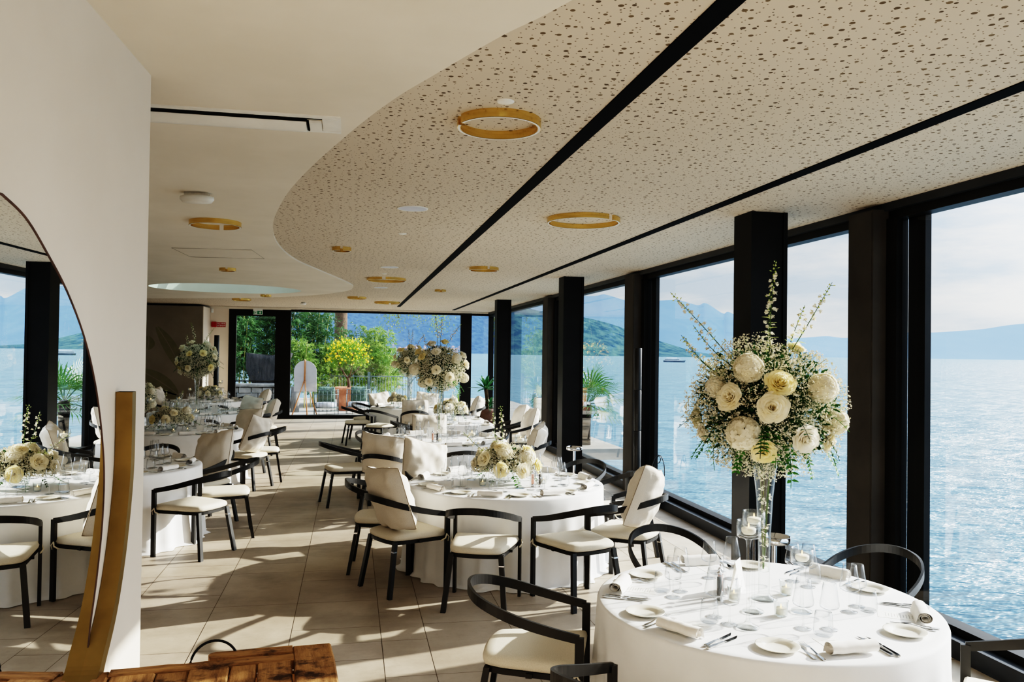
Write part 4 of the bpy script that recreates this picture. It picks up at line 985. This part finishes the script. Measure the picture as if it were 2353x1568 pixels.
MB().box(-.125,.125,-.006,.006,-.145,-.028,b=.004).build('panel','sign_white',ex)
MB().box(-.118,-.095,-.0085,-.006,-.132,-.048).box(-.018,.113,-.0085,-.006,-.132,-.042).build('green_field','sign_green',ex)
MB().add([(x,-.0105,z) for x,z in ((.052,-.048),(.066,-.048),(.066,-.085),(.09,-.076),(.09,-.09),(.059,-.126),(.028,-.09),(.028,-.076),(.052,-.085))], [(0,1,2,3,4,5,6,7,8)]).build('arrow','sign_white',ex)
rm = MB()   # running figure
for a, b, w_ in (((-.052,-.066),(-.062,-.092),.007),((-.062,-.092),(-.05,-.108),.005),((-.05,-.108),(-.058,-.126),.004),((-.062,-.092),(-.076,-.108),.005),((-.076,-.108),(-.088,-.106),.004),((-.054,-.07),(-.04,-.084),.004),((-.056,-.07),(-.074,-.078),.004)):
    rm.tube([(a[0],-.0085,a[1]),(b[0],-.0085,b[1])], w_, 6)
rm.lathe([(.001,-.007),(.007,0),(.001,.007)], 10, Matrix.Translation((-.047,-.0085,-.056))).build('running_figure','sign_green',ex)
def text_mesh(s_, size, mat):
    cu = bpy.data.curves.new('t','FONT'); cu.body = s_; cu.size = size; cu.align_x = 'CENTER'; cu.extrude = .0008
    ob = bpy.data.objects.new('t',cu); C.objects.link(ob); dg = bpy.context.evaluated_depsgraph_get(); me = bpy.data.meshes.new_from_object(ob.evaluated_get(dg)); bpy.data.objects.remove(ob)
    me.materials.clear(); me.materials.append(MATS[mat]); me.name = 'lettering'; return me
fa = thing('fire_alarm', 'red fire alarm call point on the narrow cream wall', 'fire alarm', (-3.74,YF-.02,2.62))
MB().box(-.07,.07,-.05,.004,-.075,.075,b=.012).build('box','red_plastic',fa); MB().box(-.035,.035,-.053,-.05,-.04,.03).build('push_plate','red_plastic',fa)
fs = thing('fire_alarm_sign', 'small red sign with white lettering beside the fire alarm', 'sign', (-3.545,YF-.02,2.615))
MB().box(-.115,.115,-.006,0,-.065,.065).build('plate','red_plastic',fs)
place(text_mesh('ALLARME',.052,'sign_white'), fs, (0,-.007,.012), (pi/2,0,0), None, 'lettering'); place(text_mesh('INCENDIO',.052,'sign_white'), fs, (0,-.007,-.045), (pi/2,0,0), None, 'lettering')
dt = thing('motion_detector', 'small white motion detector high in the far corner', 'sensor', (-3.79,YF-.02,3.0))
MB().box(-.03,.03,-.05,0,-.06,.06,b=.01).build('housing','white_plastic',dt); MB().box(-.02,.02,-.054,-.05,-.045,.0).build('lens','sign_white',dt)
# painted leaves on the taupe wall
noisy('mural_leaf', rgb(130,124,98), rgb(118,112,88), 4, .9)
mu = thing('painted_mural', 'pale painted banana leaves on the taupe wall', 'mural', (0,22.3992,0))
def bleaf(x, z, ang, L, w):
    mb = MB(); n = 12; d = Vector((cos(rad(ang)),0,sin(rad(ang)))); x_ = Vector((-d.z,0,d.x)); rings = []
    for i in range(n+1):
        u = i/n; ww = w*sin(pi*min(1,u*.92+.04))**.7; p = Vector((x,0,z))+d*L*u+x_*(.12*L*u*u); rings.append([p-x_*ww, p-x_*.01, p+x_*.01, p+x_*ww])
    k = MB(); vs = [q for r_ in rings for q in r_]; k.add(vs, [(i*4+j, i*4+j+1, i*4+j+5, i*4+j+4) for i in range(n) for j in (0,2)]); return k.build('leaf','mural_leaf',mu)
bleaf(-4.35,1.35,112,1.3,.17); bleaf(-4.0,.95,118,1.25,.24) if False else bleaf(-4.45,.75,140,1.15,.2); bleaf(-4.15,.4,152,1.1,.17); bleaf(-5.2,1.9,80,.35,.16); bleaf(-5.9,.4,118,1.6,.18)

# ------------------------------------------------------------------ terrace outside
struct('terrace_floor', MB().box(-9,6.4,YF+.1,34,-.25,-.02).box(4.16,5.6,16.0,YF+.1,-.25,-.02), 'concrete', label='pale paved terrace outside')
so_ = thing('easel_sign', 'white arched welcome board on a wooden easel outside the glass', 'easel', (-1.33,24.75,0), rad(-6))
ar_ = [(-.33,.70),(.33,.70)]+[(.33*cos(pi*i/20),1.30+.33*sin(pi*i/20)) for i in range(21)]
MB().loft([[(a,y+.30*(.95-b)*.35,b) for a,b in ar_] for y in (.0,.012)], None, True, True, False).build('board','board_white',so_)
for a, b in (((-.02,-.07,1.66),(.02,-.24,.0)),): MB().tube([(-.0,.24*-.33,1.66),(-.02,-.02,.95)], .026, 4).build('mast','easel_wood',so_)
MB().tube([(-.03,-.03,1.02),(-.34,-.2,0)], .019, 4).build('leg','easel_wood',so_); MB().tube([(.0,-.05,1.02),(.12,-.32,0)], .019, 4).build('leg','easel_wood',so_); MB().tube([(.03,.03,1.02),(.30,.32,0)], .019, 4).build('leg','easel_wood',so_)
def wire_chair(x, y, rz, lb):
    r = thing('wire_armchair', lb, 'chair', (x,y,-.02), rz, 'wire garden armchairs'); R = .36
    mb = MB()
    for z in (.12,.22,.62,.76):
        mb.tube([(R*cos(rad(a)),R*sin(rad(a)),z) for a in range(-10,191,10)], .010 if z > .7 else .007, 5)
    for a in range(-10,191,20): mb.tube([(R*cos(rad(a)),R*sin(rad(a)),.0 if a % 40 == 10 else .12),(R*cos(rad(a)),R*sin(rad(a)),.76)], .007, 5)
    for a in range(0,181,20): mb.tube([(R*cos(rad(a)),R*sin(rad(a)),.62),(R*cos(rad(a+10)),R*sin(rad(a+10)),.76)], .005, 4)
    for a in range(-10,191,20): mb.tube([(R*cos(rad(a)),R*sin(rad(a)),.12),(R*cos(rad(a+10)),R*sin(rad(a+10)),.22),(R*cos(rad(a+20)),R*sin(rad(a+20)),.12)], .005, 4)
    mb.tube([(-R,-.06,.0),(-R,-.06,.62)], .01, 6).tube([(R,-.06,.0),(R,-.06,.62)], .01, 6).box(-.3,.3,-.25,.2,.21,.225)
    mb.build('wire_frame','wire_metal',r)
    MB().loft([[((R-.05)*k*cos(2*pi*j/24),(R-.05)*k*sin(2*pi*j/24)+.0,z) for j in range(24)] for k,z in ((.9,.225),(1,.24),(1,.35),(.9,.37))], None, True, True).build('seat_cushion','board_white',r)
    return r
for x, y, rz, lb, pz in ((-.72,25.25,rad(-175),'grey wire garden armchair with green pillow, left one','left'),(.24,25.6,rad(-170),'grey wire garden armchair with green pillow, before the lemon tree','right')):
    wire_chair(x, y, rz, lb)
    o = place(PILLOWS[0][0].copy(), None, (x,y-.12,.60), (rad(-8),0,rz), (.95,1,.9), 'pillow'); o.data.materials[0] = MATS['green_fabric']
    tag(o, 'dark green pillow in the %s wire garden armchair' % pz, 'pillow', 'green outdoor pillows')
lt_ = thing('lemon_tree', 'lemon tree with yellow fruit in a large terracotta pot', 'tree', (-.08,26.9,-.02))
MB().lathe([(.002,.0),(.30,.0),(.36,.3),(.40,.66),(.44,.68),(.45,.77),(.40,.77),(.38,.68),(.002,.66)], 32).build('pot','terracotta',lt_)
tr = MB(); tr.tube(catmull([(0,0,.6),(.02,0,.85),(-.02,.01,1.08)],5), [.05]*10+[.04], 8)
for a, s_ in ((0,1),(70,.8),(140,1),(215,.9),(290,.85)): tr.tube(catmull([(-.02,.01,1.05),(.2*cos(rad(a)),.2*sin(rad(a)),1.25),(.42*s_*cos(rad(a)),.42*s_*sin(rad(a)),1.55),(.5*s_*cos(rad(a)),.5*s_*sin(rad(a)),1.9)],4), .018, 6)
tr.build('trunk','bark',lt_)
rr = random.Random(31); lf = MB()
for i in range(1500):
    d = rand_dir(rr,-.55); p = Vector((d.x*.66,d.y*.6,d.z*.58))*(rr.random()**.4)*rr.uniform(.8,1.1)+Vector((0,0,1.72)); leaf(lf, p, d+rand_dir(rr)*.9, rand_dir(rr), rr.uniform(.07,.11), .022)
lf.build('foliage','citrus_leaf',lt_)
lf = MB()
for i in range(230):
    d = rand_dir(rr,-.2); p = Vector((d.x*.68,d.y*.62,d.z*.62))*rr.uniform(.8,1.12)+Vector((0,0,1.75)); leaf(lf, p, d+rand_dir(rr)*.8, rand_dir(rr), rr.uniform(.06,.09), .02)
leafy('yellow_leaf', rgb(240,214,50), rgb(206,190,40), .4, .5, 6)
lf.build('young_leaves','yellow_leaf',lt_, label='bright yellow young leaves')
lem = MB().lathe([(.001,-.05),(.014,-.042),(.034,-.02),(.037,.0),(.034,.02),(.014,.042),(.001,.05)], 10).mesh('lemon','lemon')
for i in range(90):
    d = rand_dir(rr,-.4); p = Vector((d.x*.68,d.y*.62,d.z*.6))*rr.uniform(.8,1.05)+Vector((0,0,1.72)); place(lem, lt_, p, (rr.random(),rr.random(),0), rr.uniform(.6,.95), 'lemon')
# railing
rl = thing('railing', 'thin dark iron railing at the terrace edge behind the lemon tree', 'railing', (0,28.6,0))
mb = MB(); mb.tube([(-1.2,0,1.05),(3.2,0,1.05)], .02, 6).tube([(-1.2,0,.1),(3.2,0,.1)], .015, 6)
for i in range(45): mb.tube([(-1.2+i*.1,0,0),(-1.2+i*.1,0,1.05)], .008, 4, caps=False)
mb.build('bars','wire_metal',rl)
for x in (.62,2.0,3.2): MB().box(x-.05,x+.05,-.05,.05,-.02,1.2).build('post','wire_metal',rl)
# low stone wall, timber, logs
sw = thing('stone_wall', 'low grey stone wall with flat coping behind the glass door', 'wall', (0,26.6,-.02))
mb = MB(); r_ = random.Random(9)
for k in range(4):
    x = -5.2
    while x < -2.15:
        w_ = r_.uniform(.3,.7); mb.box(x+.008, min(x+w_,-2.15)-.008, r_.uniform(-.02,.02), .35, k*.19+.006, k*.19+.184, b=.015); x += w_
mb.build('stone_courses','stone',sw); MB().box(-5.2,-2.12,-.05,.4,.77,.87,b=.02).build('coping','stone',sw)
dw = thing('driftwood_trunk', 'dark weathered hollow timber trunk standing on the stone wall', 'timber', (-2.65,27.2,.55))
rings = []
for i in range(9):
    z = i*.155; rings.append([((.46+.05*sin(3*a+i)+.03*i)*cos(a)*1.05, .22*sin(a)*(1+.1*sin(5*a)), z+.05*sin(2*a+1)) for a in [2*pi*j/26 for j in range(26)]])
MB().loft(rings, None, True, True).build('driftwood_trunk','driftwood',dw)
for i, (x, h_) in enumerate(((-2.0,.95),(-1.72,.8))):
    tag(MB().lathe([(.13,0),(.14,.3),(.125,h_),(.001,h_)], 16, Matrix.Translation((x,26.3,-.02))).build('log_post','grey_log'), 'grey weathered log post behind the easel, %s one' % ('taller' if i == 0 else 'shorter'), 'post', 'grey log posts')
# bamboo hedge
def bamboo(seed, mat, h):
    rr = random.Random(seed); cu = MB(); lf = MB()
    for k in range(4):
        a = rr.uniform(0,6.28); b = Vector((.22*cos(a),.22*sin(a),0)); lean = Vector((rr.uniform(-.4,.4),rr.uniform(-.4,.4),0)); hh = h*rr.uniform(.85,1.05)
        pts = [b+Vector((0,0,hh*u))+lean*(u**2.5) for u in [i/10 for i in range(11)]]; cu.tube(pts, [.024-.002*i for i in range(11)], 6)
        for i in range(90):
            u = rr.uniform(.22,1.0)**.8; f = u*10; j = min(9,int(f)); p = pts[j].lerp(pts[j+1], f-j); d = Vector((rr.gauss(0,1),rr.gauss(0,1),rr.uniform(-.1,.6))).normalized()
            tip = p+d*rr.uniform(.25,.62)*(1.25-u*.5); 
            for q in range(9):
                s_ = p.lerp(tip, rr.uniform(.35,1.0)); dd = d*.7+rand_dir(rr)*.55+Vector((0,0,-.55)); x_ = dd.cross(rand_dir(rr)).normalized(); L_ = rr.uniform(.13,.24); dd.normalize(); k_ = len(lf.v)
                lf.v += [tuple(s_), tuple(s_+dd*L_*.35+x_*.016), tuple(s_+dd*L_), tuple(s_+dd*L_*.35-x_*.016)]; lf.f.append((k_,k_+1,k_+2,k_+3)); lf.sm.append(False)
    return Proto().add('culms', cu.mesh('culms','culm')).add('foliage', lf.mesh('foliage',mat))
BD = [bamboo(1,'bamboo_shaded',4.1), bamboo(2,'bamboo_shaded',3.8)]; BL = [bamboo(3,'bamboo_light',3.0), bamboo(4,'bamboo_light',2.5)]
nm_ = 0
def bam(kind, x, y, s_, lab): kind.inst('bamboo_clump', lab, 'bamboo', (x,y,-.05), RND.uniform(0,6), 'bamboo clumps on the terrace', s_)
for i, (x, y, s_) in enumerate(((-4.1,29.2,1.12),(-3.3,28.6,1.1),(-2.6,29.3,1.15),(-1.9,28.9,1.15),(-1.1,29.6,.95),(-.4,30.1,.74),(.2,30.6,.72),(.75,31.0,.66),(-3.7,28.0,.85),(-1.5,30.4,1.0),(-3.0,30.2,1.2))):
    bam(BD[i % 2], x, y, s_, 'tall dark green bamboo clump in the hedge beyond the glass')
for i, (x, y, s_) in enumerate(((-1.7,28.2,.78),(-1.2,28.4,.72),(-.7,28.9,.75),(.35,29.7,.9),(.95,30.2,.95),(1.45,30.8,.85),(-.2,29.2,.8),(1.15,29.4,.72))):
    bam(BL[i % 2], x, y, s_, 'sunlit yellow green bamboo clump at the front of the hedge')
# big tree with hanging branches
bt = thing('tree', 'large tree trunk rising behind the bamboo with hanging leafy branches', 'tree', (-.43,33.4,-.05))
MB().lathe([(.34,0),(.27,1),(.25,4),(.24,7)], 14).build('trunk','bark',bt)
rr = random.Random(77); lf = MB(); br = MB()
for (bx, by, bz, ex_, ey, ez) in ((0,0,5,1.9,-3.6,4.1),(0,0,5.3,2.7,-3.2,4.3),(0,0,5.2,3.6,-3.4,4.3),(0,0,5.6,3.2,-4.2,4.0),(0,0,5.6,1.5,-4.0,4.3)):
    pts = catmull([(bx,by,bz),((bx+ex_)/2,(by+ey)/2,bz+.3),(ex_,ey,ez-.0),(ex_+.2,ey-.2,ez-.9)],5); br.tube(pts, .02, 5)
    for i in range(330):
        p = Vector(pts[rr.randrange(6,len(pts))])+rand_dir(rr)*rr.uniform(0,.5)+Vector((0,0,-abs(rr.gauss(0,.30)))); leaf(lf, p, rand_dir(rr)+Vector((0,0,-.5)), rand_dir(rr), rr.uniform(.05,.085), .02)
br.build('branch','bark',bt); lf.build('foliage','tree_leaf',bt)
# fan palm on the lake side walkway
def palm(x, y, h_, lab, seed, n=20, fl_=.72):
    rr = random.Random(seed); r = thing('fan_palm', lab, 'palm tree', (x,y,-.02), 0, 'fan palms by the lake')
    MB().lathe([(.10,0),(.09,h_*.3),(.10,h_*.6),(.12,h_*.85),(.09,h_)], 14, None, True, True).build('trunk','palm_bark',r)
    lf = MB(); st = MB()
    for i in range(n):
        a = i*2.4+rr.uniform(-.2,.2); el = 1.25-1.75*i/n; d = Vector((cos(a)*cos(el),sin(a)*cos(el),sin(el))); b = Vector((0,0,h_-.04)); q = b+d*rr.uniform(.32,.5); st.tube([b,q],.009,5)
        up = d.cross(Vector((0,0,1))).normalized(); n_ = up.cross(d); 
        for k in range(19):
            t_ = (k/18-.5)*2*1.75; dd = d*cos(t_)+up*sin(t_)+n_*.06; L_ = fl_*(1-.16*abs(t_)/1.75)*rr.uniform(.85,1.05); x_ = dd.cross(n_).normalized()*.014; kk = len(lf.v); tip = q+dd*L_+Vector((0,0,-.20*L_))
            mid = q+dd*L_*.62
            lf.v += [tuple(q-x_*.3),tuple(q+x_*.3),tuple(mid+x_),tuple(mid-x_),tuple(tip)]; lf.f += [(kk,kk+1,kk+2,kk+3),(kk+3,kk+2,kk+4)]; lf.sm += [False]*2
    st.build('leaf_stalks','stem_green',r); lf.build('fronds','palm_leaf',r)
palm(5.0,16.75,.92,'small fan palm on the lake side walkway outside the windows',5)
palm(5.1,20.6,.45,'low fan palm farther along the lake side walkway',6,14,.5)
# white garden lounge chair outside
wc = thing('lounge_chair', 'white cushioned garden chair outside the lake windows', 'chair', (4.62,18.4,-.02), rad(200))
MB().box(-.32,.32,-.3,.32,.22,.30,b=.02).build('seat_frame','white_plastic',wc); MB().box(-.3,.3,-.28,.28,.30,.44,b=.04).build('seat_cushion','seat_fabric',wc); MB().box(-.3,.3,-.34,-.22,.40,.92,b=.05).build('back_cushion','seat_fabric',wc)
for a in (-.28,.28):
    for b in (-.26,.26): MB().tube([(a,b,0),(a,b,.24)], .02, 6).build('leg','white_plastic',wc)
# agave in the far corner
ag = thing('potted_agave', 'tall green agave in a brown pot in the far corner', 'plant', (3.42,20.4,0))
MB().lathe([(.002,0),(.16,0),(.20,.12),(.25,.45),(.26,.5),(.23,.5),(.21,.46),(.002,.44)], 24).build('pot','dark_pot',ag)
MB().tube(catmull([(0,0,.4),(.02,0,.7),(-.02,0,1.0)],5), .05, 8).build('stem','bark',ag)
lf = MB(); rr = random.Random(4)
def strap(mb, b, d, L_, w_, droop=.25):
    d = d.normalized(); x_ = d.cross(Vector((0,0,1))); x_ = x_.normalized() if x_.length > .05 else Vector((1,0,0)); n_ = x_.cross(d); rg = []
    for i in range(8):
        u = i/7; ww = w_*(.55+.9*u-1.45*u**3.2) if u < 1 else 0; p = b+d*L_*u+Vector((0,0,-droop*L_*u*u)); rg.append([p-x_*max(ww,.001)+n_*ww*.35, p, p+x_*max(ww,.001)+n_*ww*.35])
    mb.loft(rg, closed=False)
for i in range(22):
    a = i*2.4; el = 1.35-1.5*i/22; strap(lf, Vector((-.02,0,1.0)), Vector((cos(a)*cos(el),sin(a)*cos(el),sin(el))), rr.uniform(.38,.52), .055, .12)
for i in range(16):
    a = i*2.4; el = 1.1-1.3*i/16; strap(lf, Vector((.08,-.08,.66-.01*i)), Vector((cos(a)*cos(el),sin(a)*cos(el),sin(el))), rr.uniform(.18,.27), .035, .15)
lf.build('leaves','agave_leaf',ag)
gp = thing('grassy_plant', 'low grassy plant beside the agave pot outside the corner', 'plant', (3.35,24.6,-.02))
MB().lathe([(.002,0),(.22,0),(.26,.4),(.24,.4),(.002,.36)], 20).build('pot','dark_pot',gp)
lf = MB()
for i in range(150):
    a = rr.uniform(0,6.28); el = rr.uniform(.3,1.4); strap(lf, Vector((rr.uniform(-.1,.1),rr.uniform(-.1,.1),.38)), Vector((cos(a)*cos(el),sin(a)*cos(el),sin(el))), rr.uniform(.4,.75), .010, .35)
lf.build('leaves','bamboo_light',gp)

# ------------------------------------------------------------------ lake, hills, boat, town
lk = struct('lake', MB().add([(-9000,-400,-2),(12000,-400,-2),(12000,9500,-2),(-9000,9500,-2)], [(0,1,2,3)]), 'lake_water', label='rippled blue lake outside the windows')
def ridge(name, pts, D, mat, lab, depth, rough, base=0, n=160):
    P = catmull(pts, max(2, n//len(pts))); mb = MB(); rows = 14; rings = []
    for (az, el) in P:
        col = []; a = rad(az); top = (HC+2) + D*math.tan(rad(max(el,0.001)))
        for k in range(rows+1):
            u = k/rows; dd = D-depth*(1-u); x, y = dd*sin(a), dd*cos(a)
            z = -2.5+top*(u**1.15); q = Vector((x,y,z*2))/(D*.045); w_ = noise.noise(q)*.6+noise.noise(q*2.7)*.3+noise.noise(q*6.1)*.18
            z += w_*rough*top*min(1,u*2)*(1 if k < rows else .35); col.append((x,y,max(z,-2.5) if k else -3))
        rings.append(col)
    mb.loft(rings, closed=False); return struct(name, mb, mat, label=lab)
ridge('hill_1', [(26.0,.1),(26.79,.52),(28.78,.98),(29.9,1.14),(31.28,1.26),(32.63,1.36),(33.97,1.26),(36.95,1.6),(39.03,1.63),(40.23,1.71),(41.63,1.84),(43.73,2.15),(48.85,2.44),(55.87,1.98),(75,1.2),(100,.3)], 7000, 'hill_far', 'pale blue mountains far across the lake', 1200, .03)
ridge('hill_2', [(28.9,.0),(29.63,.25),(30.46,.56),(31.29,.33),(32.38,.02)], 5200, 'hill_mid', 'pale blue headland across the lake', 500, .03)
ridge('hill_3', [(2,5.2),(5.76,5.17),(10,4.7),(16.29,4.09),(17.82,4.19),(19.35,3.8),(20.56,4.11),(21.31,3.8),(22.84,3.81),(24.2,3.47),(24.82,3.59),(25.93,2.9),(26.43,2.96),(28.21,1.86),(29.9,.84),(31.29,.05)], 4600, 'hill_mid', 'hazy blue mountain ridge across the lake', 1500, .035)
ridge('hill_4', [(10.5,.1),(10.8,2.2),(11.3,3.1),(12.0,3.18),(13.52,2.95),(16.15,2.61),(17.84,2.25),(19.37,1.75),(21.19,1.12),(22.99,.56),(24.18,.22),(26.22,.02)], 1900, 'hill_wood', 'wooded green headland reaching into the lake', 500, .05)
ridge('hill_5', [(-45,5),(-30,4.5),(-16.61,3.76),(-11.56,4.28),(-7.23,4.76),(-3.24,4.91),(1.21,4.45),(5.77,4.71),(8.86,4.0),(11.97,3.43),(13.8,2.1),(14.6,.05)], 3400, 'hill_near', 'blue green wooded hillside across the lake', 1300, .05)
fb = thing('ferry_boat', 'small white ferry boat out on the lake', 'boat', (163,391,-2), rad(-24))
MB().loft([[(-5,-1.1,.0),(4.2,-1.1,.0),(5.6,0,.0),(4.2,1.1,.0),(-5,1.1,.0)],[(-5.2,-1.3,.9),(4.4,-1.3,.9),(6.2,0,1.0),(4.4,1.3,.9),(-5.2,1.3,.9)]], None, True, True, False).build('hull','boat_dark',fb)
MB().box(-4.6,3.2,-1.1,1.1,.9,1.9).box(-3.6,1.6,-.9,.9,1.9,2.5).box(-4.8,3.4,-1.2,1.2,1.88,1.96).build('cabin','boat_white',fb)
MB().box(-4.4,3.0,-1.12,1.12,1.25,1.6).build('window_band','boat_dark',fb)
rr = random.Random(12)
def house(s_):
    P = Proto(); w_, d_, h_ = 9*s_, 7*s_, 7*s_
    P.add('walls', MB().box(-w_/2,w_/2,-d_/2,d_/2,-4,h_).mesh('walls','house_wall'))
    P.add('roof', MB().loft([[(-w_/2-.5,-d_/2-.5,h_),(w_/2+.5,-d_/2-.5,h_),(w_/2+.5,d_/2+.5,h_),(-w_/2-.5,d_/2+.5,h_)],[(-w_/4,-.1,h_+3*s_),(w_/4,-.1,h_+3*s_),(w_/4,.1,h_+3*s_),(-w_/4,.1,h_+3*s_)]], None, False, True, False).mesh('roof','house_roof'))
    return P
HS = [house(.62), house(.85), house(.5)]
used_ = []
for i in range(400):
    az = rr.choice((rr.uniform(-.5,8.4), rr.uniform(2.2,8.4))); a = rad(az); u = rr.random()**2; D_ = 2010+u*160; p = (D_*sin(a), D_*cos(a))
    if all(hypot(p[0]-q[0],p[1]-q[1]) > 11 for q in used_):
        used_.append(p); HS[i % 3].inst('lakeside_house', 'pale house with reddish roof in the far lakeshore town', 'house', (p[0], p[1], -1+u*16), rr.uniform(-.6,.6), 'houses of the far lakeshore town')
    if len(used_) >= 46: break
